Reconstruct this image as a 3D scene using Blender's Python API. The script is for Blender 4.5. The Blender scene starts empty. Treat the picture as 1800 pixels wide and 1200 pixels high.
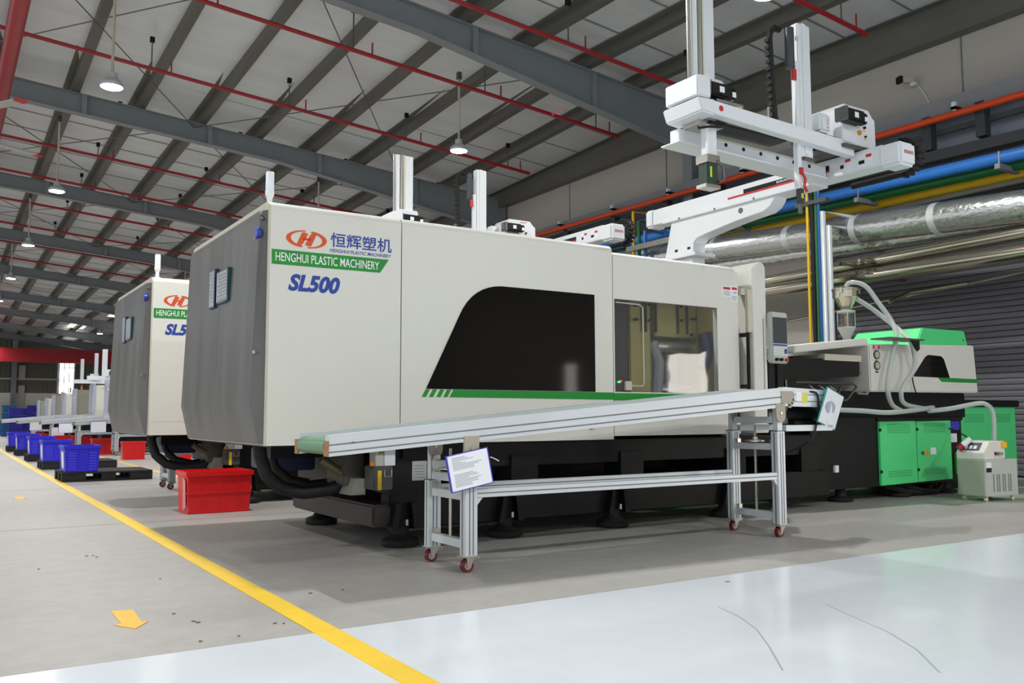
import bpy, bmesh, math, random
from mathutils import Vector, Matrix
random.seed(7)
SC = bpy.context.scene
COL = SC.collection
R = math.radians

# ------------------------------------------------------------------ camera
F_PX, YAW, PITCH, ROLL, CAM_H = 1552.15, .5746, .083, -.0018, .9
def cam_axes():
    cy, sy, cp, sp = math.cos(YAW), math.sin(YAW), math.cos(PITCH), math.sin(PITCH)
    f = Vector((sy*cp, cy*cp, sp)); r = Vector((cy, -sy, 0)); u = r.cross(f)
    c, s = math.cos(ROLL), math.sin(ROLL)
    return c*r+s*u, -s*r+c*u, f
CR, CU, CF = cam_axes()
cam = bpy.data.cameras.new('camera'); cam_ob = bpy.data.objects.new('camera', cam); COL.objects.link(cam_ob)
cam.sensor_width = 36; cam.lens = F_PX/1800*36; cam.clip_end = 300; cam.clip_start = .05
cam_ob.matrix_world = Matrix(((CR.x, CU.x, -CF.x, 0), (CR.y, CU.y, -CF.y, 0), (CR.z, CU.z, -CF.z, CAM_H), (0, 0, 0, 1)))
SC.camera = cam_ob
def P(u, v, ax, val):
    """survey helper: the point of the plane ax=val that is seen at photo position (u, v)"""
    d = CF*F_PX + CR*(u-900) - CU*(v-600); c = Vector((0, 0, CAM_H)); i = 'xyz'.index(ax)
    return c + d*((val-c[i])/d[i])

# ------------------------------------------------------------------ world, exposure
SC.view_settings.view_transform = 'Standard'; SC.view_settings.look = 'None'
SC.view_settings.gamma = 1; SC.view_settings.use_curve_mapping = False
SC.view_settings.exposure = 0.0
W = bpy.data.worlds.new('hall_daylight'); SC.world = W; W.use_nodes = True
W.node_tree.nodes['Background'].inputs[0].default_value = (.93, .97, 1, 1)
W.node_tree.nodes['Background'].inputs[1].default_value = 1.15
LAMP_W = 175.0

# ------------------------------------------------------------------ materials
def lin(h):
    h = h.lstrip('#'); o = []
    for i in (0, 2, 4):
        c = int(h[i:i+2], 16)/255; o.append(c/12.92 if c <= .04045 else ((c+.055)/1.055)**2.4)
    return (*o, 1)
MATS = {}
def M(name, hx, rough=.5, metal=0., var=.06, scale=6., bump=0., spec=.5, stretch=None, coat=0., rvar=0.):
    m = bpy.data.materials.new(name); m.use_nodes = True; n = m.node_tree.nodes; l = m.node_tree.links
    b = n['Principled BSDF']; b.inputs['Roughness'].default_value = rough; b.inputs['Metallic'].default_value = metal
    b.inputs['Specular IOR Level'].default_value = spec; b.inputs['Coat Weight'].default_value = coat
    tc = n.new('ShaderNodeTexCoord'); mp = n.new('ShaderNodeMapping'); nz = n.new('ShaderNodeTexNoise')
    l.new(tc.outputs['Object'], mp.inputs[0]); l.new(mp.outputs[0], nz.inputs[0])
    if stretch: mp.inputs['Scale'].default_value = stretch
    nz.inputs['Scale'].default_value = scale; nz.inputs['Detail'].default_value = 5
    mx = n.new('ShaderNodeMix'); mx.data_type = 'RGBA'; c = lin(hx)
    mx.inputs[6].default_value = tuple(max(0, x*(1-var)) for x in c[:3])+(1,)
    mx.inputs[7].default_value = tuple(min(1, x*(1+var)) for x in c[:3])+(1,)
    l.new(nz.outputs[0], mx.inputs[0]); l.new(mx.outputs[2], b.inputs['Base Color'])
    if rvar:
        mr = n.new('ShaderNodeMapRange'); mr.inputs[3].default_value = max(0, rough-rvar); mr.inputs[4].default_value = min(1, rough+rvar)
        l.new(nz.outputs[0], mr.inputs[0]); l.new(mr.outputs[0], b.inputs['Roughness'])
    if bump:
        bp = n.new('ShaderNodeBump'); bp.inputs['Strength'].default_value = bump; bp.inputs['Distance'].default_value = .01
        l.new(nz.outputs[0], bp.inputs['Height']); l.new(bp.outputs[0], b.inputs['Normal'])
    MATS[name] = m
    return m
def glow(name, hx, strength):
    m = M(name, hx); b = m.node_tree.nodes['Principled BSDF']
    b.inputs['Emission Color'].default_value = lin(hx); b.inputs['Emission Strength'].default_value = strength
    return m
def glass(name, hx, alpha, rough=.05):
    m = M(name, hx, rough, var=.02); b = m.node_tree.nodes['Principled BSDF']; b.inputs['Alpha'].default_value = alpha
    return m
white = M('white_paint', 'd9d8d0', .38, var=.02, scale=1.5)
white2 = M('cool_white_paint', 'e2e6ea', .35, var=.02, scale=3)
beige = M('beige_paint', 'c4bfae', .45)
dark_steel = M('grey_hammered_steel', '5e5e5d', .36, .25, var=.62, scale=2.4, bump=.08, stretch=(1, 2.2, .35), rvar=.1)
black = M('black_paint', '0d0e0f', .5, var=.15, spec=.3)
black_gloss = M('black_tinted_acrylic', '080606', .05, var=.1, spec=.22, bump=.0)
rubber = M('black_rubber', '0f0f10', .7, var=.2, scale=20)
green = M('green_vinyl', '0e8a2c', .45, var=.03)
mint = M('mint_green_paint', '52d884', .42, var=.04, scale=2)
blue_ink = M('blue_ink', '1f409a', .5, var=.02)
orange_ink = M('orange_ink', 'd6501c', .5, var=.02)
white_ink = M('white_ink', 'eef0ee', .5, var=.01)
red_ink = M('red_ink', 'c02a30', .5, var=.05)
grey_ink = M('grey_ink', '7a7c82', .6, var=.1)
alu = M('aluminium_profile', 'ccd1d6', .35, .25, var=.05, scale=3, rvar=.06)
alu_dark = M('aluminium_groove', '7c8186', .5, .5)
steel = M('bright_steel', 'b9b6ad', .25, .85, var=.12, scale=15)
steel_dark = M('dull_steel', '6f6e6a', .45, .7, var=.2, scale=10)
belt_green = M('green_belt', '5d8a6a', .3, var=.08)
blue_plastic = M('blue_plastic', '2420c4', .38, var=.05, scale=4)
teal_plastic = M('teal_plastic', '0c5a92', .4, var=.05)
navy_plastic = M('navy_plastic', '1c1a8c', .4, var=.06)
red_plastic = M('red_plastic', 'd01418', .35, var=.06, scale=4)
red_wheel = M('dark_red_wheel', '5e0d1b', .35, var=.1)
paper = M('paper_sheet', 'e8ebf2', .5, var=.02)
blue_frame = M('blue_frame', '3a36b4', .35)
teal_frame = M('teal_frame', '1f8c86', .3)
clear_film = glass('clear_film', 'f2f6fa', .25, .12)
yellow = M('yellow_paint', 'e8b818', .5, var=.1, scale=5)
floor_yellow = M('yellow_floor_paint', 'ecc42c', .42, var=.10, scale=9)
floor_orange = M('orange_floor_tape', 'f2ae1c', .5, var=.06, scale=9)
grey_beam = M('grey_primer_steel', '878c90', .55, var=.06, scale=2)
dark_beam = M('galvanised_purlin', '6a6862', .5, .3, var=.18, scale=3, stretch=(3, .3, 3))
red_pipe = M('red_pipe_paint', 'a01c24', .4, var=.08)
orange_pipe = M('orange_pipe_paint', 'e84c1c', .42, var=.06)
blue_pipe = M('blue_pipe_paint', '2f7ad0', .38, var=.06)
green_pipe = M('green_pipe_paint', '0f6a34', .42, var=.08)
yellow_pipe = M('yellow_pipe_paint', 'e6b916', .42, var=.08)
pale_pipe = M('pale_pipe_paint', 'b9bba8', .45, var=.08)
foil = M('foil_insulation', 'cfd1cf', .22, .92, var=.15, scale=22, bump=1.0, stretch=(1, .6, 1), rvar=.12)
stainless = M('stainless_tube', 'b9b3a2', .17, .95, var=.08, scale=4, stretch=(3, .3, 3))
wall_white = M('wall_plaster', 'b7b2aa', .75, var=.04, scale=.7)
wall_blue = M('blue_grey_cladding', 'a2a8b8', .7, var=.07, scale=1.5)
shutter_m = M('shutter_steel', '6c6a70', .55, .25, var=.08, scale=2, stretch=(1, .3, 3))
clad = M('grey_ribbed_cladding', '77756a', .65, var=.1, scale=2)
screen = M('dark_screen', '3c3f45', .15, var=.05)
machine_grey = M('light_grey_enamel', 'b6bab4', .42, var=.03)
film_m = M('crinkled_film', 'c3c6d8', .2, var=.25, scale=14, bump=.5)
grey_front = M('grey_enamel', '9a9a8c', .45, var=.03)
gold = M('olive_chromate_steel', '9c9058', .35, .6, var=.28, scale=4, rvar=.1)
rust = M('brown_grey_casting', '433a3a', .6, .2, var=.2, scale=5)
clear = M('clear_polycarbonate', 'c8ccce', .03)
def make_sheet(m, tint, wav):
    n = m.node_tree.nodes; l = m.node_tree.links; out = n['Material Output']
    tr = n.new('ShaderNodeBsdfTransparent'); tr.inputs[0].default_value = (*tint, 1); gl = n.new('ShaderNodeBsdfGlossy'); gl.inputs['Roughness'].default_value = .02
    lw = n.new('ShaderNodeLayerWeight'); lw.inputs[0].default_value = .5; pw = n.new('ShaderNodeMath'); pw.operation = 'POWER'; pw.inputs[1].default_value = 5
    fr = n.new('ShaderNodeMapRange'); fr.inputs[3].default_value = .055; l.new(lw.outputs['Facing'], pw.inputs[0]); l.new(pw.outputs[0], fr.inputs[0]); mx = n.new('ShaderNodeMixShader')
    nz = n.new('ShaderNodeTexNoise'); nz.inputs['Scale'].default_value = 2.2; bp = n.new('ShaderNodeBump'); bp.inputs['Strength'].default_value = wav; bp.inputs['Distance'].default_value = .1
    l.new([x for x in n if x.bl_idname == 'ShaderNodeTexCoord'][0].outputs['Object'], nz.inputs[0]); l.new(nz.outputs[0], bp.inputs['Height']); l.new(bp.outputs[0], gl.inputs['Normal'])
    l.new(fr.outputs[0], mx.inputs[0]); l.new(tr.outputs[0], mx.inputs[1]); l.new(gl.outputs[0], mx.inputs[2]); l.new(mx.outputs[0], out.inputs[0])
make_sheet(clear, (.86, .88, .89), .012)
glass_tube = M('sight_glass', 'd8dcd4', .03); make_sheet(glass_tube, (.85, .87, .86), 0.)
hose_clear = glass('clear_ribbed_hose', 'c8d0cc', .62, .2)
lens_m = glow('lamp_lens', 'ffffff', 38.0)
daylight = glow('bright_window', 'ffffff', 5.0)
day_door = glow('daylit_doorway', 'fff6ec', 7.0)
roof_strip_m = glow('glowing_roof_strip', 'fff4e6', 1.2)
led_g = glow('green_led', '30ff80', 3.0); led_r = glow('red_led', 'ff2030', 3.0)
roof_m = M('roof_foil', 'e0e3e6', .40, .25, var=.16, scale=1.1, bump=.15, stretch=(.5, 2.2, 1), rvar=.12)

def floor_mat(name, hx, rough, var, epoxy=False):
    m = M(name, hx, rough, var=var, scale=.9, stretch=(.8, 1.3, 1), rvar=.10)
    n = m.node_tree.nodes; l = m.node_tree.links; b = n['Principled BSDF']
    mx0 = [x for x in n if x.bl_idname == 'ShaderNodeMix'][0]
    nz = n.new('ShaderNodeTexNoise'); nz.inputs['Scale'].default_value = 7; nz.inputs['Detail'].default_value = 8; nz.inputs['Roughness'].default_value = .7
    tc = [x for x in n if x.bl_idname == 'ShaderNodeTexCoord'][0]; l.new(tc.outputs['Object'], nz.inputs[0])
    ra = n.new('ShaderNodeValToRGB'); ra.color_ramp.elements[0].position = .25; ra.color_ramp.elements[1].position = .75
    k = .94 if epoxy else .78
    ra.color_ramp.elements[0].color = (k, k, k, 1); ra.color_ramp.elements[1].color = (1.0, 1.0, 1.0, 1)
    l.new(nz.outputs[0], ra.inputs[0])
    mul = n.new('ShaderNodeMix'); mul.data_type = 'RGBA'; mul.blend_type = 'MULTIPLY'; mul.inputs[0].default_value = 1
    l.new(mx0.outputs[2], mul.inputs[6]); l.new(ra.outputs[0], mul.inputs[7]); l.new(mul.outputs[2], b.inputs['Base Color'])
    return m
concrete = floor_mat('floor_concrete', 'a6a39f', .48, .16)
epoxy = floor_mat('floor_epoxy', 'dbe2e9', .16, .05, True)

# ------------------------------------------------------------------ mesh helpers
class MB:
    def __init__(s): s.v = []; s.f = []
    def add(s, vs, fs):
        o = len(s.v); s.v += [Vector(v) for v in vs]; s.f += [[o+i for i in f] for f in fs]; return s
    def box(s, x0, x1, y0, y1, z0, z1):
        return s.add([(x, y, z) for x in (x0, x1) for y in (y0, y1) for z in (z0, z1)],
                     [(0, 1, 3, 2), (4, 6, 7, 5), (0, 4, 5, 1), (2, 3, 7, 6), (0, 2, 6, 4), (1, 5, 7, 3)])
    def hexa(s, b, t):      # two quads
        return s.add(list(b)+list(t), [(3, 2, 1, 0), (4, 5, 6, 7)]+[(i, (i+1) % 4, 4+(i+1) % 4, 4+i) for i in range(4)])
    def prism(s, pts, vec):
        n = len(pts); vec = Vector(vec); a = [Vector(p) for p in pts]
        return s.add(a+[p+vec for p in a], [list(range(n-1, -1, -1)), list(range(n, 2*n))]+[(i, (i+1) % n, n+(i+1) % n, n+i) for i in range(n)])
    def bar(s, p0, p1, w, h, up=(0, 0, 1)):
        p0 = Vector(p0); p1 = Vector(p1); d = (p1-p0).normalized(); side = d.cross(Vector(up))
        if side.length < 1e-4: side = d.cross(Vector((0, 1, 0)))
        side.normalize(); u = side.cross(d); a = [side*sx*w/2+u*sz*h/2 for sx, sz in ((-1, -1), (1, -1), (1, 1), (-1, 1))]
        return s.hexa([p0+k for k in a], [p1+k for k in a])
    def tube(s, path, r, n=10):
        pts = [Vector(p) for p in path]; rr = r if isinstance(r, (list, tuple)) else [r]*len(pts)
        t = [(pts[min(i+1, len(pts)-1)]-pts[max(i-1, 0)]).normalized() for i in range(len(pts))]
        ref = Vector((0, 0, 1)) if abs(t[0].z) < .9 else Vector((1, 0, 0)); x = t[0].cross(ref).normalized(); vs = []
        for i, p in enumerate(pts):
            x = (x - t[i]*x.dot(t[i])).normalized(); y = t[i].cross(x)
            vs += [p+(x*math.cos(2*math.pi*k/n)+y*math.sin(2*math.pi*k/n))*rr[i] for k in range(n)]
        fs = [(i*n+k, i*n+(k+1) % n, (i+1)*n+(k+1) % n, (i+1)*n+k) for i in range(len(pts)-1) for k in range(n)]
        fs += [list(range(n-1, -1, -1)), list(range((len(pts)-1)*n, len(pts)*n))]
        return s.add(vs, fs)
    def cyl(s, p0, p1, r, r1=None, n=16): return s.tube([p0, p1], [r, r if r1 is None else r1], n)
    def lathe(s, c, prof, n=20):
        c = Vector(c); return s.tube([c+Vector((0, 0, z)) for r, z in prof], [max(r, 1e-3) for r, z in prof], n)
    def build(s, name, mat, parent=None, bevel=0, smooth=35, loc=None, kind=None, seg=2):
        o = Vector(loc) if loc else Vector((0, 0, 0))
        p = parent
        while p is not None: o = o + p.location; p = p.parent
        me = bpy.data.meshes.new(name); bm = bmesh.new()
        vs = [bm.verts.new(v-o) for v in s.v]
        for f in s.f:
            try: bm.faces.new([vs[i] for i in f])
            except ValueError: pass
        bmesh.ops.recalc_face_normals(bm, faces=bm.faces)
        if bevel:
            ed = [e for e in bm.edges if len(e.link_faces) == 2 and e.calc_face_angle(0) > R(25)]
            bmesh.ops.bevel(bm, geom=ed, offset=bevel, segments=seg, affect='EDGES', clamp_overlap=True)
        for f in bm.faces: f.smooth = True
        bm.to_mesh(me); bm.free()
        me.set_sharp_from_angle(angle=R(smooth))
        me.materials.append(mat if not isinstance(mat, str) else MATS[mat])
        ob = bpy.data.objects.new(name, me); COL.objects.link(ob)
        if loc: ob.location = loc
        if parent is not None: ob.parent = parent
        if kind: ob['kind'] = kind
        return ob
def arc(cx, cz, r, a0, a1, n=6): return [(cx+r*math.cos(R(a0+(a1-a0)*i/n)), cz+r*math.sin(R(a0+(a1-a0)*i/n))) for i in range(n+1)]
def tag(o, label=None, cat=None, group=None, kind=None):
    if label: o['label'] = label
    if cat: o['category'] = cat
    if group: o['group'] = group
    if kind: o['kind'] = kind
    return o
def thing(name, label, cat, loc=(0, 0, 0), group=None):
    o = bpy.data.objects.new(name, None); COL.objects.link(o); o.location = loc; o.empty_display_size = .1
    return tag(o, label, cat, group)
def struct(name):
    o = bpy.data.objects.new(name, None); COL.objects.link(o); o['kind'] = 'structure'; return o
def kids(o): return [c for c in bpy.data.objects if c.parent == o]
def copy_tree(o, delta=(0, 0, 0), parent=None):
    c = o.copy(); COL.objects.link(c)
    if parent is not None: c.parent = parent
    else: c.location = o.location + Vector(delta)
    for ch in kids(o): copy_tree(ch, parent=c)
    return c
def linked(o, name, delta, parent):
    c = bpy.data.objects.new(name, o.data); COL.objects.link(c); c.parent = parent; c.location = o.location+Vector(delta); return c
DG = None
def text(body, x0, x1, z0, z1, mat, parent, name='lettering', origin=(0, 0, 0), xd=(1, 0, 0), ud=(0, 0, 1), bold=0., shear=0., depth=.0012):
    """raised lettering that fills the box x0..x1, z0..z1 of the plane through origin along xd, ud"""
    cu = bpy.data.curves.new('t', 'FONT'); cu.body = body; cu.size = 1; cu.offset = bold; cu.shear = shear; cu.resolution_u = 3
    ob = bpy.data.objects.new('t', cu); COL.objects.link(ob)
    dg = bpy.context.evaluated_depsgraph_get(); me = bpy.data.meshes.new_from_object(ob.evaluated_get(dg))
    co = [v.co.copy() for v in me.vertices]; fs = [list(p.vertices) for p in me.polygons]
    bpy.data.objects.remove(ob); bpy.data.curves.remove(cu); bpy.data.meshes.remove(me)
    ax, bx = min(c.x for c in co), max(c.x for c in co); az, bz = min(c.y for c in co), max(c.y for c in co)
    O, X, U = Vector(origin), Vector(xd).normalized(), Vector(ud).normalized(); N = X.cross(U)
    mb = MB()
    pts = [O+X*(x0+(c.x-ax)/(bx-ax)*(x1-x0))+U*(z0+(c.y-az)/(bz-az)*(z1-z0))+N*depth for c in co]
    mb.add(pts, fs)
    return mb.build(name, mat, parent, smooth=10)

# ================================================================== SETTING
EP_Y = 3.6
floor = struct('floor')
MB().box(-24, 13, EP_Y, 76, -.2, 0).build('concrete_slab', concrete, floor, kind='structure')
MB().box(-24, 13, -28, EP_Y-.006, -.2, .001).build('epoxy_coating', epoxy, floor, kind='structure')
MB().box(1.345, 1.455, -6, 60, .0012, .0035).build('lane_line', floor_yellow, floor, kind='structure')
MB().box(2.98, 3.04, 12.6, 24, .0005, .002).build('lane_line', floor_yellow, floor, kind='structure')
def arrow(dx, dy):
    uv = [(194, 1074), (234, 1072), (249, 1093), (261, 1092), (238, 1105), (200, 1099), (213, 1096)]
    pts = [P(u, v, 'z', .0006) for u, v in uv]
    MB().prism([(p.x+dx, p.y+dy, .0008) for p in pts], (0, 0, .002)).build('arrow_marking', floor_orange, floor, kind='structure')
arrow(0, 0); arrow(.04, 6.85)
for y in (8.05, 12.3, 20.2):
    MB().box(-24, 13, y, y+.012, .0004, .0012).build('floor_joint', 'grey_ink', floor, kind='structure')

for uv in ([(1262, 1066), (1300, 1084), (1330, 1106), (1352, 1136), (1376, 1178)], [(1452, 1062), (1500, 1084), (1560, 1110), (1612, 1142), (1652, 1182)]):
    pts = [P(u, v, 'z', .0012) for u, v in uv]; mb = MB()
    for a_, b_ in zip(pts[:-1], pts[1:]): mb.bar(a_, b_, .006, .0012)
    mb.build('floor_crack', M('crack_grey', '9aa0a2', .7), floor, kind='structure')
mb = MB()
for u, v in ((337, 1091), (344, 1093), (302, 1078), (418, 1117), (497, 1095), (350, 1126), (168, 979), (162, 976), (150, 977), (480, 1095), (1275, 1022), (542, 1042), (600, 1036), (66, 1000), (280, 1017)):
    p = P(u, v, 'z', .003); mb.bar(p, p+Vector((random.uniform(.008, .022), random.uniform(-.012, .012), 0)), .008, .003)
mb.build('floor_debris', M('debris_brown', '6a625a', .8), floor, kind='stuff')
WX = 13.0
wall_r = struct('wall_right')
MB().box(WX, WX+.25, -2.0, 76, 0, 7.4).box(WX, WX+.25, -6.4, -3.25, 0, 7.4).box(WX, WX+.25, -28, -7.0, 0, 7.4).box(WX, WX+.25, -3.25, -2.0, 2.15, 7.4).box(WX, WX+.25, -7.0, -6.4, 2.15, 7.4).build('wall_slab', wall_white, wall_r, kind='structure')
for y in (3.9, 7.3, 10.1, 13.9, 17.4, 21):
    MB().box(WX-.012, WX, y, y+.02, 5.5, 7.0).build('wall_seam', 'grey_ink', wall_r, kind='structure')
MB().box(WX-.03, WX, -6, 76, 4.75, 5.55).build('cladding_strip', wall_blue, wall_r, kind='structure')

for k, (y0, y1) in enumerate(((-3.25, -2.0), (-7.0, -6.4))):    # doorways to the yard, glazed and bright
    d_ = struct(f'door_{k+2}')
    MB().box(WX+.08, WX+.1, y0, y1, 0, 2.15).build('pane', day_door, d_, kind='structure')
    MB().box(WX+.02, WX+.08, y0, y0+.06, 0, 2.15).box(WX+.02, WX+.08, y1-.06, y1, 0, 2.15).build('door_frame', white2, d_, kind='structure')
# roof: rafters every 7.5 m, purlins and foil sheets follow their tops
SL = .085
RAFT = {0: (5.4, 8.15), 1: (12.9, 8.35), 2: (20.4, 7.92), 3: (27.9, 7.73), 4: (35.4, 7.61), 5: (42.9, 7.48), 6: (50.4, 7.32), 7: (57.9, 7.30), 8: (65.4, 7.18), 9: (72.9, 7.16)}
def raft_top(i, x):
    y, z0 = RAFT[i]; sl = {0: .09, 1: .094}.get(i, SL)
    return z0 - sl*x
def roof_z(x, y):
    ks = sorted(RAFT); 
    for a in ks[:-1]:
        ya, yb = RAFT[a][0], RAFT[a+1][0]
        if y <= yb or a == ks[-2]:
            t = (y-ya)/(yb-ya); return raft_top(a, x)*(1-t)+raft_top(a+1, x)*t
ceil = struct('ceiling')
XL, XR = -9.0, 13.0
mb = MB(); ys = [-28.0]+[RAFT[k][0] for k in sorted(RAFT)]+[76.4]
for a, b in zip(ys[:-1], ys[1:]):
    q = lambda x, y, d: (x, y, roof_z(x, y)+.22+d)
    XS = -16.0
    mb.hexa([q(XS, a, 0), q(XR+.2, a, 0), q(XR+.2, b, 0), q(XS, b, 0)], [q(XS, a, .06), q(XR+.2, a, .06), q(XR+.2, b, .06), q(XS, b, .06)])
mb.build('roof_sheet', roof_m, ceil, kind='structure')
for k in range(17):                                     # purlins
    x = 12.55-1.31*k if k else 12.8
    mb = MB(); pts = [(x, y, roof_z(x, y)) for y in ys]
    for a, b in zip(pts[:-1], pts[1:]):
        mb.bar(Vector(a)+Vector((0, 0, .11)), Vector(b)+Vector((0, 0, .11)), .012, .21)
        mb.bar(Vector(a)+Vector((.075, 0, .01)), Vector(b)+Vector((.075, 0, .01)), .16, .014)
        mb.bar(Vector(a)+Vector((.155, 0, .035)), Vector(b)+Vector((.155, 0, .035)), .012, .06)
        mb.bar(Vector(a)+Vector((-.06, 0, .21)), Vector(b)+Vector((-.06, 0, .21)), .13, .012)
    mb.build('purlin', dark_beam, ceil, kind='structure')
for i in RAFT:                                          # rafters: tapered I-beams
    if i == 0: continue
    y = RAFT[i][0]; mb = MB()
    dep = (lambda x: .42+max(0, (x-6.5))/6.3*.46) if i < 3 else (lambda x: .38+max(0, (x-6.5))/6.3*.4)
    xs = [XL, 6.5, 12.75]
    for a, b in zip(xs[:-1], xs[1:]):
        ta, tb = raft_top(i, a), raft_top(i, b)
        mb.hexa([(a, y-.006, ta-dep(a)), (b, y-.006, tb-dep(b)), (b, y-.006, tb), (a, y-.006, ta)], [(a, y+.006, ta-dep(a)), (b, y+.006, tb-dep(b)), (b, y+.006, tb), (a, y+.006, ta)])
        for t in (0, 1):
            za, zb = (ta, tb) if t else (ta-dep(a), tb-dep(b))
            mb.hexa([(a, y-.11, za-.016), (b, y-.11, zb-.016), (b, y+.11, zb-.016), (a, y+.11, za-.016)], [(a, y-.11, za), (b, y-.11, zb), (b, y+.11, zb), (a, y+.11, za)])
    for x in [12.8-1.31*k for k in range(2, 17, 2)]:
        t = raft_top(i, x); mb.box(x-.05, x+.05, y-.09, y+.09, t-dep(x), t)
    mb.build('rafter', grey_beam, ceil, kind='structure')
    mb = MB(); t = raft_top(i, 12.75)
    mb.box(12.62, 12.65, y-.13, y+.13, 0, t-.7).box(12.9, 12.93, y-.13, y+.13, 0, t).box(12.65, 12.9, y-.008, y+.008, 0, t)
    mb.build('wall_column', grey_beam, ceil, kind='structure')
mb = MB()                                               # eave strut along the wall head
for a, b in zip(ys[:-1], ys[1:]):
    ba, bb = min(6.70, roof_z(12.86, a)-.2), min(6.70, roof_z(12.86, b)-.2)
    mb.hexa([(12.76, a, ba), (12.98, a, ba), (12.98, b, bb), (12.76, b, bb)], [(12.76, a, roof_z(12.8, a)), (12.98, a, roof_z(12.98, a)), (12.98, b, roof_z(12.98, b)), (12.76, b, roof_z(12.8, b))])
mb.build('eave_strut', dark_beam, ceil, kind='structure')
for i in range(0, 9):                                   # thin cross bracing rods in each bay
    ya, yb = RAFT[i][0], RAFT[i+1][0]
    for x0, x1 in ((-5.8, -.6), (-.6, 4.6), (4.6, 9.8)):
        if i == 0 and x1 > 9: continue
        for s in (0, 1):
            a = (x0 if s else x1, ya, roof_z(x0 if s else x1, ya)-.1); b = (x1 if s else x0, yb, roof_z(x1 if s else x0, yb)-.1)
            MB().cyl(a, b, .011, n=6).build('brace_rod', steel_dark, ceil, kind='structure')
    for k in range(1, 6):                               # foil sheet laps
        y = ya+(yb-ya)*k/6
        mb = MB().bar((XL, y, roof_z(XL, y)+.213), (XR, y, roof_z(XR, y)+.213), .035, .012)
        mb.build('sheet_lap', M('lap_grey', '8f9192', .5, .3), ceil, kind='structure')
for x, y, w, d in ((6.9, 62, 1.0, 3.2), (8.2, 54.5, 1.2, 2.6), (9.5, 38, 1.2, 2.4), (2.6, 60.5, 1.0, 2.0)):  # emissive strips set just below the far roof sheet
    z = roof_z(x, y)+.2
    MB().hexa([(x, y, roof_z(x, y)+.19), (x+w, y, roof_z(x+w, y)+.19), (x+w, y+d, roof_z(x+w, y+d)+.19), (x, y+d, roof_z(x, y+d)+.19)],
              [(x, y, roof_z(x, y)+.21), (x+w, y, roof_z(x+w, y)+.21), (x+w, y+d, roof_z(x+w, y+d)+.21), (x, y+d, roof_z(x, y+d)+.21)]).build('bright_roof_strip', roof_strip_m, ceil, kind='structure')

# far gable wall
wall_b = struct('wall_back')
EY = 76.0
MB().box(-24, 13, EY, EY+.3, 0, 2.62).build('plaster_base', M('white_plaster', 'e8e8e2', .7, var=.02), wall_b, kind='structure')
MB().box(-24, 13, EY+.1, EY+.3, 2.62, 7.6).build('upper_cladding', clad, wall_b, kind='structure')
rib = MB().box(-5, -4.95, EY+.02, EY+.1, 2.62, 7.4).build('cladding_rib', clad, wall_b, kind='structure')
for k in range(1, 55): linked(rib, 'cladding_rib', (k*.32, 0, 0), wall_b)
wa, wb = P(105, 634, 'y', EY).x-.05, P(129, 692, 'y', EY).x+.05
for z in (3.6, 5.0):
    for xa, xb in ((-5, wa), (wb, 13)): MB().box(xa, xb, EY-.12, EY, z, z+.14).build('wall_rail', beige, wall_b, kind='structure')
win = struct('window_1')
a, b = P(105, 634, 'y', EY-.05), P(129, 692, 'y', EY-.05)
for k in range(3):
    w = (b.x-a.x)/3
    for j in range(3):
        h = (5.6-b.z)/3
        MB().box(a.x+k*w+.03, a.x+(k+1)*w-.03, EY-.04, EY-.02, b.z+j*h+.03, b.z+(j+1)*h-.03).build('pane', daylight, win, kind='structure')
mb = MB()
for k in range(4): mb.box(a.x+k*w-.03, a.x+k*w+.03, EY-.08, EY, b.z, 5.6)
for j in range(4): mb.box(a.x, b.x, EY-.08, EY, b.z+j*h-.03, b.z+j*h+.03)
mb.build('window_frame', white2, win, kind='structure')
for u0, u1 in ((18, 27),):
    a, b = P(u0, 700, 'y', EY-.5), P(u1, 700, 'y', EY-.5)
    MB().box(a.x, b.x, EY-.8, EY-.4, 0, 7.2).build('gable_column', grey_beam, wall_b, kind='structure')
for v0, v1, u0, u1 in ((642, 668, 34, 44), (677, 716, 32, 42)):
    a, b = P(u0, v0, 'y', EY-.2), P(u1, v1, 'y', EY-.2)
    MB().box(a.x, b.x, EY-.2, EY-.12, b.z, a.z).build('wall_panel', M('pale_board', 'c9c8c0', .6), wall_b, kind='structure')

# roller shutter of ribbed slats
door = struct('door_1')
sl = MB(); prof = [(WX-.045, .003), (WX-.062, .006), (WX-.066, .02), (WX-.065, .072), (WX-.06, .083), (WX-.045, .086)]
sl.prism([(x, 3.6, z+.02) for x, z in prof], (0, 6.1, 0))
s0 = sl.build('slat', shutter_m, door, kind='structure')
for k in range(1, 48): linked(s0, 'slat', (0, 0, .087*k), door)
MB().box(WX-.12, WX, 9.7, 9.82, 0, 4.2).build('guide_rail', grey_beam, door, kind='structure')
MB().box(WX-.025, WX-.005, 3.6, 9.7, 0, 4.15).build('shutter_back', black, door, kind='structure')
MB().box(WX-.3, WX, 3.4, 9.9, 4.2, 4.55).build('shutter_hood', grey_beam, door, kind='structure')

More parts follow.
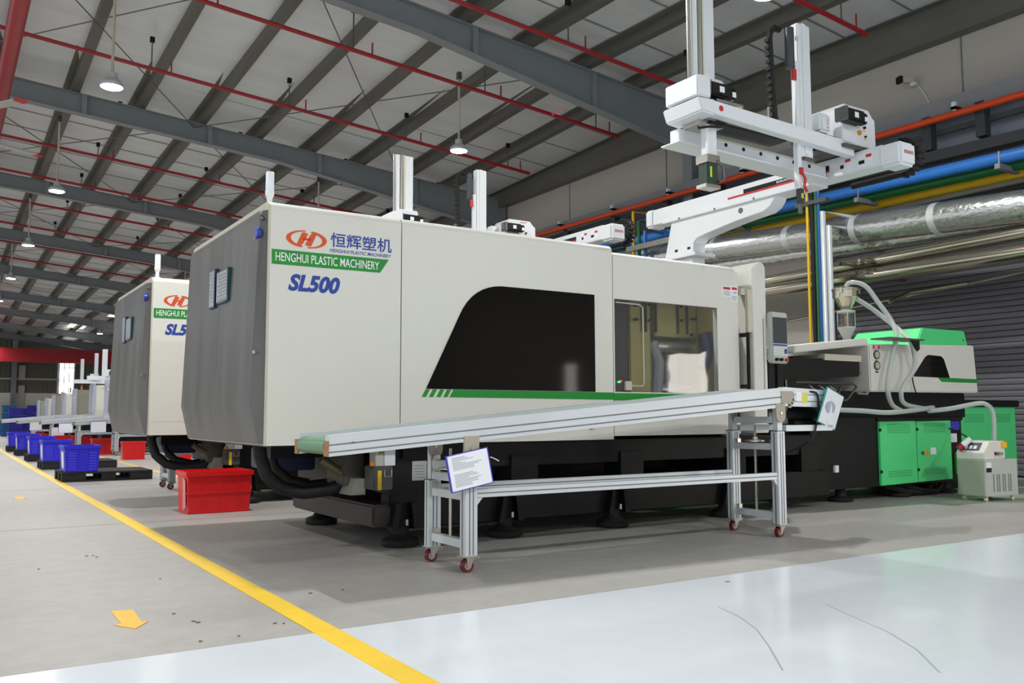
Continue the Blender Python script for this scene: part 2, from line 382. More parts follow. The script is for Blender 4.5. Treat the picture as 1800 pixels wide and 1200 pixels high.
# ================================================================== LAMPS
LD = bpy.data.lights.new('lamp_light', 'SPOT'); LD.energy = LAMP_W*4; LD.spot_size = R(165); LD.spot_blend = .6; LD.shadow_soft_size = .075; LD.color = (1, .985, .95)
LAMP_ME = {}
def place_lamp(x, y, z, label):
    t = thing('high_bay_lamp', label, 'lamp', (x, y, z), 'high bay lamps under the roof')
    if not LAMP_ME:
        LAMP_ME['housing'] = MB().lathe((0, 0, 0), [(.16, -.06), (.175, -.05), (.175, -.01), (.12, .05), (.075, .07), (.07, .16), (.02, .18)], 20).build('housing', alu)
        LAMP_ME['lens'] = MB().lathe((0, 0, 0), [(.02, -.068), (.155, -.066), (.16, -.06), (.15, -.055)], 20).build('lens', lens_m)
        for o in LAMP_ME.values(): o.parent = t
    else:
        for n, o in LAMP_ME.items(): linked(o, n, (0, 0, 0), t)
    h = roof_z(x, y)-z-.02
    mb = MB().cyl((x, y, z+.17), (x, y, z+h-.1), .022, n=8); mb.build('stem', beige, t)
    MB().box(x-.04, x+.04, y-.04, y+.04, z+h-.14, z+h).build('bracket', steel_dark, t)
    l = bpy.data.objects.new('lamp_light', LD); COL.objects.link(l); l.location = (x, y, z-.09)
nth = ['nearest', 'second', 'third', 'fourth', 'fifth', 'sixth', 'seventh', 'eighth', 'ninth']
for k in range(8): place_lamp(2.02, 14.45+7.55*k, 6.0, f'high bay lamp over the aisle beside the yellow line, {nth[k]} of its row')
for k in range(8): place_lamp(8.15, 6.95+7.5*k, 6.0, f'high bay lamp above the machines on the wall side, {nth[k]} of its row')
for x, y in ((2.02, 6.9), (2.02, -2.6), (8.15, -2.6), (-4.1, -2.6), (2.02, -10.2), (8.15, -10.2), (-4.1, 6.9), (-4.1, 14.4), (-4.1, 22)):   # first inferred from shadows, the rest unseen lamps added to brighten front and aisle
    l = bpy.data.objects.new('lamp_light', LD); COL.objects.link(l); l.location = (x, y, 5.91)

# ================================================================== INJECTION MOULDING MACHINE
XF, YF, YB, ZT = 1.695, 5.393, 7.366, 2.244
def shell_profile(x, z0, zt, r=.055, y0=YF, y1=YB, t=.0):
    pts = [(y0, z0)] + [(y, z) for y, z in arc(y0+r, zt-r, r, 180, 90)] + [(y, z) for y, z in arc(y1-r, zt-r, r, 90, 0)] + [(y1, z0)]
    return [(x, y, z) for y, z in pts]
def build_machine():
    t = thing('injection_molding_machine', 'large white and dark grey machine nearest the camera with blue SL500 lettering', 'machine', (XF, YF, 0), 'large white moulding machines')
    # --- clamp side covers
    MB().prism(shell_profile(XF, .713, ZT), (2.598-XF-.004, 0, 0)).build('front_cover', white, t, smooth=40)
    mb = MB().prism(shell_profile(2.598+.004, .709, ZT), (4.443-2.606, 0, 0))
    c = mb.build('middle_cover', white, t, smooth=40)
    MB().box(XF+.05, 4.42, YF+.06, YB-.06, .70, ZT-.05).build('cover_lining', black, t)
    for z in (.86,): MB().box(XF+.002, 2.59, YF-.0015, YF, .8445, .847).build('cover_crease', white, t)
    # rounded step where the high cover ends
    r = .05
    # --- black tinted window with curved corner, green stripe and hatch bars
    pts = [(2.79, 1.08)]
    A, B, C2 = Vector((2.79, 1.08)), Vector((3.13, 1.755)), Vector((3.40, 1.833))
    pts.append((3.05, 1.60))
    p0, p1, p2 = Vector((3.05, 1.60)), Vector((3.155, 1.822)), Vector((3.40, 1.833))
    for k in range(1, 9):
        s = k/8; q = p0*(1-s)**2+p1*2*s*(1-s)+p2*s*s; pts.append((q.x, q.y))
    pts += [(4.255, 1.833), (4.257, 1.078)]
    MB().prism([(x, YF-.006, z) for x, z in pts], (0, .006, 0)).build('tinted_window', black_gloss, c)
    MB().prism([(x, YF-.003, z) for x, z in ((2.973, 1.024), (4.443, 1.018), (4.443, 1.074), (3.003, 1.076))], (0, .003, 0)).build('green_stripe', green, c)
    for k, x in enumerate((2.757, 2.812, 2.869, 2.923)):
        MB().prism([(a, YF-.003, z) for a, z in ((x, 1.024), (x+.033, 1.024), (x+.063, 1.076), (x+.030, 1.076))], (0, .003, 0)).build('stripe_bar', green, c)
    MB().box(3.90, 4.25, YF-.002, YF, .795, .818).build('handle_slot', black, c, bevel=.0008)
    MB().box(4.20, 4.235, YF-.02, YF, .795, .812).build('latch', steel, c)
    # --- badge and lettering on the front cover
    f = t
    E1 = [(math.cos(R(a)), math.sin(R(a))) for a in range(95, 262, 8)]
    def swoosh(sg):
        cx, cz, ax, bz = 1.928, 2.021, .135, .057
        out = [(cx+sg*ax*a, cz+sg*bz*b) for a, b in E1]
        inn = [(cx+sg*(ax*a*.80+.004), cz+sg*(bz*b*.86-.003*a)) for a, b in E1][::-1]
        return out+inn
    for sg in (1, -1): MB().prism([(x, YF-.0025, z) for x, z in swoosh(sg)], (0, .0025, 0)).build('logo_swoosh', orange_ink, t)
    L = lambda pts: MB().prism([(1.928+x, YF-.0026, 2.021+z) for x, z in pts], (0, .0026, 0)).build('logo_letter', orange_ink, t)
    L([(-.075, -.050), (-.045, -.052), (-.022, -.028), (-.010, -.004), (.010, .036), (-.010, .043), (-.030, .043), (-.052, -.006), (-.062, -.030)])
    L([(.075, .050), (.045, .052), (.022, .028), (.010, .004), (-.010, -.036), (.010, -.043), (.030, -.043), (.052, .006), (.062, .030)])
    L([(-.030, -.006), (.025, -.006), (.032, .008), (-.023, .008)])
    O = (0, YF-.0006, 0)
    text('恒辉塑机', 2.089, 2.523, 1.990, 2.085, blue_ink, t, 'company_lettering', O, bold=.012)
    text('HENGHUI PLASTIC MACHINERY', 2.084, 2.520, 1.956, 1.979, blue_ink, t, 'company_lettering', O, bold=.012, shear=.2)
    band = MB().prism([(x, YF-.003, z) for x, z in ((1.705, 1.845), (2.440, 1.850), (2.502, 1.943), (1.703, 1.938))], (0, .003, 0)).build('green_band', green, t)
    text('HENGHUI PLASTIC MACHINERY', 1.728, 2.431, 1.866, 1.922, white_ink, band, 'band_lettering', (0, YF-.0032, 0), bold=.006)
    text('SL500', 1.812, 2.158, 1.682, 1.793, blue_ink, t, 'model_lettering', O, bold=.045, shear=.25)
    # --- dark steel end cover: two leaves with a kink
    def leaf(y0, y1, name='end_cover', ch0=0, ch1=0):
        pf = [(1.665, .722), (1.606, .973), (1.648, 2.16), (1.665, 2.19), (XF, 2.19), (XF, .722)]
        a = [(x, y0+(ch0 if x < 1.69 else 0), z) for x, z in pf]; b = [(x, y1-(ch1 if x < 1.69 else 0), z) for x, z in pf]
        n = len(pf)
        mb = MB().add(a+b, [list(range(n)), list(range(2*n-1, n-1, -1))]+[(i, (i+1) % n, n+(i+1) % n, n+i) for i in range(n)])
        return mb.build(name, dark_steel, t, smooth=20)
    l1 = leaf(YF+.022, 6.30, ch0=.05); l2 = leaf(6.304, YB-.022, ch1=.05)
    MB().prism([(XF-.045, y, z) for y, z in ((YF+.045, 2.13), (YF+.1, 2.19), (YB-.1, 2.19), (YB-.045, 2.13))], (.05, 0, 0)).build('cover_head', dark_steel, l1)
    MB().prism(shell_profile(XF-.012, 2.19, ZT, r=.053), (.012, 0, 0)).build('cover_lip', beige, t)
    MB().box(XF-.012, XF, YF, YF+.02, .713, 2.2).build('edge_flange', beige, t)
    MB().cyl((1.652, YF+.085, 2.045), (1.626, YF+.085, 2.045), .036, n=20).build('blue_button', M('blue_button', '2a3fae', .3), l1)
    MB().cyl((1.652, YF+.155, 2.04), (1.640, YF+.155, 2.04), .033, n=20).build('round_sticker', M('tan_sticker', '8a7654', .5), l1)
    MB().box(1.61, 1.622, YF+.03, YF+.05, 1.28, 1.30).build('latch', steel, l1)
    # --- steel-framed paper holders on the end cover
    for y0, y1, z0, z1, m in ((6.386, 6.535, 1.665, 1.945, M('dark_blue_frame', '27305e', .35)), (6.05, 6.335, 1.68, 1.91, M('dark_teal_frame', '1c4a48', .35))):
        fr = MB().box(1.612, 1.640, y0, y1, z0, z1).build('paper_holder', m, l2, bevel=.003)
        sh = MB().box(1.609, 1.612, y0+.012, y1-.012, z0+.012, z1-.012).build('paper_sheet', M('sleeved_paper', 'a9afb6', .2), l2)
        rows = MB()
        for k in range(9): rows.box(1.6082, 1.609, y0+.03, y1-.03-.02*((k*7) % 3), z1-.04-k*.024, z1-.034-k*.024)
        rows.build('printed_lines', grey_ink, l2, kind='stuff')
    # --- safety door with clear window
    X0, X1, DZ0, DZ1 = 4.447, 5.858, .735, 2.197
    wx0, wx1, wz0, wz1 = 4.458, 5.600, 1.080, 1.818
    mb = MB()
    mb.box(X0, X1, YF, YF+.05, DZ0, wz0).box(X0, X1, YF, YF+.05, wz1, DZ1-.05).box(wx1, X1, YF, YF+.05, wz0, wz1).box(X0, wx0, YF, YF+.05, wz0, wz1)
    mb.prism([(X0, y, z) for y, z in [(YF, DZ1-.05)]+arc(YF+.05, DZ1-.05, .05, 180, 90)], (X1-X0-.03, 0, 0))
    d = mb.build('safety_door', white, t, smooth=40)
    MB().box(X0, X1-.03, YF+.045, YF+.16, DZ1-.012, DZ1).build('door_roof', white, d)
    MB().box(wx0, wx1, YF+.006, YF+.012, wz0, wz1).build('door_pane', clear, d)
    MB().box(X0, wx1+.1, YF-.003, YF, 1.013, 1.071).build('green_stripe', green, d)
    MB().tube([(4.47, YF-.004, 1.79), (4.72, YF-.004, 1.785), (4.75, YF-.004, 1.76), (4.755, YF-.004, 1.16), (4.74, YF-.004, 1.13), (4.60, YF-.004, 1.13)], .006, 6).build('pane_bead', machine_grey, d)
    MB().box(4.56, 4.62, YF-.012, YF+.01, 1.095, 1.165).build('sensor_block', beige, d)
    MB().cyl((4.494, YF, 1.158), (4.494, YF-.01, 1.158), .008).build('green_led', led_g, d); MB().cyl((4.515, YF, 1.165), (4.515, YF-.01, 1.165), .006).build('red_led', led_r, d)
    for a, b, z0, z1, hx in ((5.672, 5.772, 1.925, 2.018, red_ink), (5.775, 5.857, 1.888, 2.022, red_ink)):
        st = MB().box(a, b, YF-.0015, YF, z0, z1).build('warning_sticker', paper, d)
        MB().box(a+.008, b-.008, YF-.0025, YF-.0015, z1-.032, z1-.010).build('sticker_header', hx, st)
        ln = MB()
        for k in range(3): ln.box(a+.01, b-.012, YF-.0022, YF-.0015, z0+.012+k*.014, z0+.017+k*.014)
        ln.build('printed_lines', grey_ink, st, kind='stuff')
    MB().lathe((5.815, YF-.002, 1.965), [(.02, -.001), (.021, .0)], 16).build('stop_symbol', red_ink, d)
    h = MB().box(5.882, 5.908, YF-.085, YF-.06, 1.12, 1.615).box(5.862, 5.90, YF-.08, YF, 1.575, 1.61).box(5.862, 5.90, YF-.08, YF, 1.13, 1.16).build('door_handle', black, d, bevel=.004)
    # --- platens and mould behind the pane
    MB().box(4.45, 4.78, 5.62, 7.2, .75, 2.12).build('moving_platen', M('dark_platen', '2b2d2e', .4, .4), t)
    pl = MB().box(4.84, 5.08, 5.66, 7.15, .78, 2.1).box(5.62, 5.86, 5.66, 7.15, .78, 2.1).build('mould_plate', gold, t, bevel=.01)
    mo = MB().box(5.10, 5.60, 5.64, 7.1, 1.57, 2.1).build('mould_block', gold, t, bevel=.008)
    MB().box(5.10, 5.60, 5.9, 7.0, .95, 1.56).build('mould_core', M('brown_core', '85705f', .4, .4, var=.2), t)
    for x in (4.99, 5.105, 5.36, 5.47):
        MB().box(x, x+.018, 5.628, 5.645, 1.60, 2.05).build('clamp_slot', black, mo)
    bl = MB()
    for x, z in ((4.9, 1.70), (4.9, 1.82), (5.06, 1.70), (5.06, 1.84), (5.41, 1.72), (5.41, 1.84), (5.53, 1.74), (5.57, 1.74), (5.53, 1.6)): bl.cyl((x, 5.66, z), (x, 5.62, z), .012, n=8)
    bl.build('bolt_heads', black, mo, kind='stuff')
    MB().cyl((4.8, 5.78, 1.50), (6.0, 5.78, 1.50), .075).build('tie_bar', steel, t); MB().cyl((4.8, 5.78, 1.12), (6.0, 5.78, 1.12), .075).build('tie_bar', steel, t)
    MB().tube([(5.12, 5.7, 1.52), (5.16, 5.66, 1.35), (5.13, 5.66, 1.05)], .05, 10).build('mould_hose', M('grey_hose', '8d8d92', .3), t)
    MB().tube([(5.66, 5.6, 1.62), (5.68, 5.58, 1.45), (5.60, 5.58, 1.30)], .06, 10).build('blue_hose', M('blue_hose', '2b3c66', .4), t)
    MB().box(4.447, 5.86, 7.2, YB, .735, 2.19).build('rear_door', white, t)
    # --- fixed platen pillar with rounded head
    mb = MB().prism([(x, 5.335, z) for x, z in [(5.98, .74)]+[(5.98, 2.19)]+arc(6.155-.07, 2.19-.0, .07, 90, 0)+[(6.155, .74)]], (0, 1.95, 0))
    pil = mb.build('platen_pillar', white, t, smooth=40, bevel=.006)
    MB().bar((5.955, 5.36, 2.0), (5.955, 5.36, 1.62), .03, .05, (1, 0, 0)).build('stop_lever', beige, pil)
    MB().hexa([(5.88, 5.37, 1.95), (5.97, 5.37, 1.95), (5.975, 5.41, 1.95), (5.88, 5.41, 1.95)], [(5.88, 5.37, 2.005), (5.95, 5.37, 2.005), (5.95, 5.41, 2.005), (5.88, 5.41, 2.005)]).build('lever_arm', beige, pil)
    MB().box(6.105, 6.112, 5.332, 5.336, 1.10, 1.75).build('pillar_seam', 'grey_ink', pil)
    st = MB().box(6.0, 6.12, 5.3325, 5.335, 1.095, 1.112).build('warning_strip', yellow, pil)
    MB().box(5.93, 5.982, 5.6, 7.2, .78, 2.15).build('pillar_web', white, t)
    # --- black base
    MB().box(2.55, 7.3, 5.62, 7.14, .52, .70).build('base_deck', black, t, bevel=.01)
    fb = MB().box(2.62, 7.3, 5.60, 5.74, .125, .36).build('base_beam', black, t, bevel=.008); MB().box(2.62, 7.3, 7.02, 7.16, .125, .36).build('base_beam', black, t, bevel=.008)
    MB().box(2.50, 2.72, 5.60, 7.22, .14, .29).build('cross_beam', rust, t, bevel=.015)
    MB().box(4.2, 4.4, 5.74, 7.02, .2, .36).build('cross_beam', black, t); MB().box(5.9, 6.1, 5.74, 7.02, .2, .36).build('cross_beam', black, t)
    MB().box(2.75, 7.3, 7.0, 7.02, .36, .55).build('rear_skirt', black, t)
    for x in (2.62, 3.62, 4.68, 5.9, 6.9):
        for y in (5.60, 6.94): MB().box(x, x+.24, y, y+.22, .36, .6).build('base_column', black, t)
    MB().box(2.50, 2.66, 6.2, 7.1, .40, .72).build('rear_block', M('dark_casting', '34302f', .6), t)
    for x in (2.72, 3.58, 4.61, 5.9):
        for y in (5.633, 7.13):
            ft = MB().lathe((x, y, 0), [(.125, .004), (.13, .012), (.13, .045), (.115, .055), (.075, .07), (.06, .09), (.06, .14)], 24).build('machine_foot', rubber, t)
            MB().cyl((x, y-.105, .15), (x, y-.105, .19), .012, n=8).build('level_bolt', steel, ft)
            MB().prism([(x-.11, y-.10, .12), (x-.07, y-.10, .30), (x-.04, y-.10, .30), (x-.06, y-.10, .12)], (0, .08, 0)).build('foot_bracket', black, ft); MB().prism([(x+.11, y-.10, .12), (x+.07, y-.10, .30), (x+.04, y-.10, .30), (x+.06, y-.10, .12)], (0, .08, 0)).build('foot_bracket', black, ft)
    pp = MB().box(2.79, 2.905, 5.592, 5.599, .445, .58).build('name_plate', M('plate_grey', 'b4b8b8', .35, .3), t, bevel=.002)
    ln = MB()
    for k in range(5): ln.box(2.805, 2.885, 5.5905, 5.592, .465+k*.02, .469+k*.02)
    ln.build('printed_lines', grey_ink, pp, kind='stuff')
    MB().box(2.72, 2.98, 5.599, 5.62, .36, .70).build('front_plate', black, t)
    # lubricator with clear tank and canister
    lu = MB().box(2.46, 2.60, 5.50, 5.66, .40, .56).build('oil_tank', M('smoked_tank', '4b4d4a', .25), t, bevel=.006)
    MB().box(2.487, 2.515, 5.496, 5.50, .40, .53).build('yellow_label', yellow, lu)
    MB().box(2.545, 2.625, 5.52, 5.62, .56, .71).build('canister', white2, lu); MB().box(2.48, 2.54, 5.52, 5.62, .56, .66).build('pump_block', machine_grey, lu)
    MB().box(2.50, 2.535, 5.51, 5.53, .64, .70).build('gauge_cover', M('olive_gauge', '8c8a20', .4), lu)
    for x in (2.465, 2.59): MB().cyl((x, 5.54, .56), (x, 5.54, .585), .018, n=10).build('orange_cap', M('orange_cap', 'd27a1c', .4), lu)
    MB().tube([(2.53, 5.492, .535), (2.53, 5.480, .53), (2.53, 5.480, .49), (2.58, 5.480, .49), (2.58, 5.480, .53), (2.58, 5.492, .535)], .004, 6).build('tank_handle', steel, lu)
    MB().prism([(2.36, 5.66, .36), (2.47, 5.66, .36), (2.47, 5.66, .47), (2.40, 5.66, .47)], (0, .2, 0)).build('oil_pan', M('pan_grey', '8a8880', .4), t)
    # hoses under the clamp end
    for k, (dx, dy, r, dz) in enumerate(((0, 0, .046, 0), (.16, .30, .03, .03), (.22, .5, .03, -.02))):
        pts = [(1.82, 5.95, .75), (1.83, 5.94, .62), (1.87, 5.93, .50), (1.97, 5.92, .41), (2.12, 5.91, .372), (2.30, 5.90, .385), (2.44, 5.88, .44), (2.52, 5.86, .50)]
        pts = [(a+dx, b+dy, c+dz) for a, b, c in pts]
        sm = []
        for i in range(len(pts)-1):
            for j in range(3): sm.append(Vector(pts[i]).lerp(Vector(pts[i+1]), j/3))
        sm.append(Vector(pts[-1]))
        MB().tube(sm, [r*(1 if i % 2 else .97) for i in range(len(sm))], 12).build('corrugated_hose', rubber, t)
    MB().box(2.34, 2.50, 5.75, 6.05, .42, .64).build('hose_manifold', M('oily_casting', '5b584f', .4, .5, var=.3), t, bevel=.01)
    MB().cyl((2.20, 5.8, .60), (2.36, 5.8, .50), .03, n=10).build('brass_fitting', M('dull_brass', '6f7050', .4, .6), t)
    MB().box(2.05, 2.35, 6.3, 6.9, .50, .66).build('valve_block', M('navy_valve', '1d2a4e', .4), t, bevel=.01); MB().box(1.95, 2.55, 6.1, 6.2, .60, .7).build('valve_rail', black, t)
    MB().box(2.10, 2.22, 6.85, 6.95, .50, .63).build('junction_box', machine_grey, t, bevel=.008)
    MB().box(2.2, 2.55, 5.7, 7.1, .66, .72).build('deck_plate', black, t)
    # signal beacon on the roof
    be = MB().cyl((1.795, 5.75, ZT-.002), (1.795, 5.75, ZT+.10), .018, n=12).box(1.765, 1.825, 5.735, 5.765, ZT-.002, ZT+.05).build('beacon_post', white2, t)
    MB().lathe((1.795, 5.75, ZT+.09), [(.015, 0), (.027, .03), (.030, .04), (.030, .06)], 16).build('beacon_base', white2, be)
    MB().lathe((1.795, 5.75, ZT+.15), [(.028, 0), (.028, .12), (.025, .13)], 16).build('beacon_lens', M('pale_lens', 'e8ecf2', .25), be)
    # --- control panel beside the pillar
    cp = MB().box(6.145, 6.36, 5.27, 5.33, 1.352, 1.808).build('control_panel', machine_grey, t, bevel=.012)
    MB().box(6.16, 6.338, 5.264, 5.27, 1.53, 1.76).build('screen', screen, cp)
    kp = MB()
    for i in range(6):
        for j in range(4): kp.box(6.165+i*.029, 6.187+i*.029, 5.2665, 5.27, 1.425+j*.02, 1.438+j*.02)
    kp.build('keypad', white2, cp, kind='stuff')
    MB().box(6.16, 6.34, 5.2668, 5.27, 1.508, 1.52).build('logo_strip', blue_ink, cp)
    MB().box(6.30, 6.335, 5.2655, 5.27, 1.44, 1.48).build('key_block', blue_ink, cp)
    for x, m in ((6.19, black), (6.25, black), (6.32, red_ink)): MB().cyl((x, 5.27, 1.385), (x, 5.245, 1.385), .014, n=12).build('knob', m, cp)
    MB().box(6.18, 6.26, 5.35, 5.50, .72, 1.36).build('panel_post', black, t); MB().box(6.42, 6.50, 5.45, 5.55, .72, 1.36).build('panel_post', black, t)
    MB().box(6.15, 6.7, 5.9, 7.1, .70, 2.0).build('fixed_platen', M('fixed_platen', '4e5050', .5), t)
    # --- injection unit
    YI = 5.8
    iu = MB().hexa([(8.285, YI, 1.14), (10.345, YI, 1.150), (10.345, 6.95, 1.15), (8.285, 6.95, 1.14)], [(8.277, YI, 1.645), (10.29, YI, 1.713), (10.29, 6.95, 1.713), (8.277, 6.95, 1.645)]).build('injection_cover', white, t, bevel=.012)
    pts = [(9.05, 1.318), (9.76, 1.315), (9.655, 1.53), (9.60, 1.561), (9.35, 1.568), (9.29, 1.54)]
    MB().prism([(x, YI-.004, z) for x, z in pts], (0, .004, 0)).build('tinted_window', black_gloss, iu)
    MB().prism([(x, YI-.003, z) for x, z in ((9.52, 1.318), (10.33, 1.312), (10.335, 1.268), (9.60, 1.268))], (0, .003, 0)).build('green_stripe', green, iu)
    for z in (1.535, 1.42):
        g = MB().cyl((8.40, YI, z), (8.40, YI-.012, z), .05, n=24).build('gauge', M('gauge_rim', '4a4a44', .4), iu)
        MB().cyl((8.40, YI-.012, z), (8.40, YI-.014, z), .036, n=24).build('gauge_face', M('gauge_face', 'b8b4a0', .4), g)
        MB().box(8.375, 8.425, YI-.003, YI, z-.075, z-.062).build('gauge_label', black, g)
    st = MB().box(8.335, 8.55, YI-.002, YI, 1.588, 1.648).build('warning_sticker', M('pink_sticker', 'd8c4c8', .5), iu)
    for x in (8.345, 8.43): MB().box(x, x+.03, YI-.003, YI-.002, 1.60, 1.635).build('sticker_symbol', red_ink, st)
    # green hood
    zb, zt = 1.70, 1.885
    hd = MB().hexa([(9.15, YI+.02, 1.66), (10.21, YI+.02, 1.69), (10.21, 6.75, 1.69), (9.15, 6.75, 1.66)], [(9.36, YI+.06, zt-.004), (10.21, YI+.06, zt), (10.21, 6.72, zt), (9.36, 6.72, zt-.004)]).build('green_hood', mint, t, bevel=.012)
    MB().box(10.13, 10.15, YI+.035, YI+.05, 1.74, 1.78).build('hood_latch', black, hd)
    # white guard hood over the barrel
    g = MB().hexa([(7.08, YI, 1.508), (8.277, YI, 1.637), (8.277, 6.6, 1.637), (7.08, 6.6, 1.508)], [(7.10, YI, 1.580), (8.25, YI, 1.708), (8.25, 6.6, 1.708), (7.10, 6.6, 1.580)]).build('barrel_guard', white, t, bevel=.01)
    MB().box(7.6, 8.2, YI+.04, 6.5, 1.455, 1.52).build('guard_tray', beige, t)
    bp_ = MB().box(8.34, 8.95, 5.58, 5.82, 1.694, 1.71).build('hose_tray', steel_dark, t)
    MB().prism([(8.72, 5.585, 1.694), (8.86, 5.585, 1.694), (8.86, 5.585, 1.60), (8.82, 5.585, 1.575)], (0, .02, 0)).build('tray_gusset', black, bp_)
    # barrel and carriage
    MB().box(6.75, 8.3, 6.92, 6.95, .70, 1.5).build('dark_backing', black, t)  # added dark sheet, keeps the gap under the barrel guard black
    MB().hexa([(6.95, YI+.05, 1.24), (8.19, YI+.05, 1.30), (8.19, 6.9, 1.30), (6.95, 6.9, 1.24)], [(6.95, YI+.05, 1.445), (8.19, YI+.05, 1.50), (8.19, 6.9, 1.50), (6.95, 6.9, 1.445)]).build('barrel_shroud', black, t, bevel=.015)
    MB().box(7.1, 10.4, 6.0, 6.9, .86, 1.15).build('carriage', black, t, bevel=.01)
    MB().tube([(7.15, YI+.05, 1.22), (8.05, YI+.05, 1.22), (8.12, YI+.05, 1.19), (7.95, YI+.05, 1.05), (7.3, YI+.05, 1.0)], .012, 8).build('guard_rail', steel_dark, t)
    MB().tube([(8.05, YI, 1.12), (8.22, YI, 1.11), (8.24, YI, 1.14)], .012, 8).build('guard_hook', steel, t)
    for x0, x1, z0, z1, m in ((6.75, 7.05, 1.06, 1.17, machine_grey), (7.1, 7.2, 1.05, 1.17, black), (7.25, 7.35, 1.08, 1.15, steel)): MB().box(x0, x1, 5.95, 6.1, z0, z1).build('valve_box', m, t, bevel=.005)
    for k in range(3):
        x = 7.4+.16*k
        MB().tube([(x, 5.9, 1.20), (x+.05, 5.85, 1.14), (x+.02, 5.85, 1.06), (x+.12, 5.88, 1.10), (x+.2, 5.9, 1.18)], .014, 8).build('hydraulic_line', steel_dark, t)
    # base under the injection unit
    bs = MB().box(7.28, 9.96, YI, 7.0, .14, .865).build('injection_base', black, t, bevel=.01)
    MB().box(8.36, 9.96, YI-.015, YI, .828, .862).build('base_rim', black, bs)
    for x0, x1 in ((8.372, 9.02), (9.035, 9.69)):
        dr = MB().hexa([(x0, YI-.03, .150+(x0-8.37)*.016), (x1, YI-.03, .150+(x1-8.37)*.016), (x1, YI, .150+(x1-8.37)*.016), (x0, YI, .150+(x0-8.37)*.016)], [(x0, YI-.03, .822), (x1, YI-.03, .828), (x1, YI, .828), (x0, YI, .822)]).build('cabinet_door', mint, t, bevel=.004)
        vs = MB()
        for rws, zz in ((6, .70), (4, .235)):
            for r_ in range(rws):
                for c_ in range(14):
                    x = x0+.13+c_*.03; z = zz+r_*.018
                    vs.prism([(x, YI-.0315, z), (x+.017, YI-.0315, z+.003), (x+.017, YI-.0315, z+.008), (x, YI-.0315, z+.004)], (0, .0015, 0))
        vs.build('vent_slots', black, dr, kind='stuff')
        for z in (.28, .72): MB().box(x0-.012, x0+.02, YI-.036, YI-.028, z, z+.03).build('door_hinge', black, dr)
    MB().cyl((9.12, YI-.03, .475), (9.12, YI-.045, .475), .02, n=12).build('door_lock', steel_dark, dr)
    MB().prism([(9.17, YI-.033, .44), (9.25, YI-.033, .44), (9.21, YI-.033, .525)], (0, .003, 0)).build('hazard_triangle', M('amber_sticker', 'e8921c', .5), dr)
    MB().box(9.28, 9.38, YI-.032, YI-.03, .455, .53).build('door_notice', paper, dr)
    MB().box(9.71, 9.90, YI-.012, YI, .72, .82).build('blue_label', blue_frame, bs); MB().box(9.72, 9.85, YI-.004, YI, .58, .68).build('white_label', paper, bs)
    MB().box(9.78, 9.86, YI-.02, YI, .22, .46).build('socket_strip', green, bs)
    so = MB().box(7.62, 7.68, YI-.03, YI, .315, .385).build('wall_socket', white2, bs, bevel=.004)
    for x in (7.45, 7.95): MB().box(x, x+.06, YI-.004, YI, .70, .712).build('pull_slot', rubber, bs)
    for x in (7.70, 7.78, 8.7): 
        for z in (0,): pass
    for x in (7.9, 8.9, 9.8):
        ft = MB().lathe((x, 5.93, 0), [(.12, .004), (.125, .012), (.125, .04), (.06, .06), (.045, .15)], 20).build('machine_foot', rubber, t)
    for x in (7.9, 9.8): MB().lathe((x, 6.85, 0), [(.12, .004), (.125, .012), (.125, .04), (.06, .06), (.045, .15)], 20).build('machine_foot', rubber, t)
    for k in range(2):
        pts = [(8.6+.3*k, 5.9, .14), (8.9+.3*k, 5.86, .06), (9.3+.2*k, 5.86, .03), (9.6+.2*k, 5.95, .14)]
        MB().tube(pts, .03, 8).build('floor_hose', rubber, t)
    # sockets with blue covers and cables on the dark side
    sp = MB().box(7.05, 7.28, 6.05, 6.95, .2, .84).build('side_panel', rubber, t)
    for z in (.70, .55): MB().box(6.98, 7.06, 6.0, 6.1, z, z+.08).build('blue_socket', M('blue_socket', '2a4aa8', .4), t, bevel=.006)
    # hydraulic cabinet at the rear
    hc = MB().box(9.97, 11.72, 6.1, 7.25, .12, 1.0).build('hydraulic_cabinet', mint, t, bevel=.006)
    MB().box(9.94, 11.76, 6.06, 7.28, .99, 1.075).build('cabinet_lid', black, hc, bevel=.01)
    vs = MB()
    for x0, x1, zz in ((10.55, 11.0, .80), (11.2, 11.6, .80)):
        for r_ in range(5): 
            for c_ in range(12):
                x = x0+c_*(x1-x0)/12; vs.box(x, x+.02, 6.0985, 6.1, zz+r_*.022, zz+r_*.022+.006)
    vs.build('vent_slots', black, hc, kind='stuff')
    MB().box(10.05, 11.65, 6.2, 7.2, 0, .13).build('cabinet_plinth', black, t)
    return t
machine = build_machine()
m2 = copy_tree(machine, (0, 3.6146, 0)); m2['label'] = 'second large white and grey machine, partly hidden behind the nearest one'

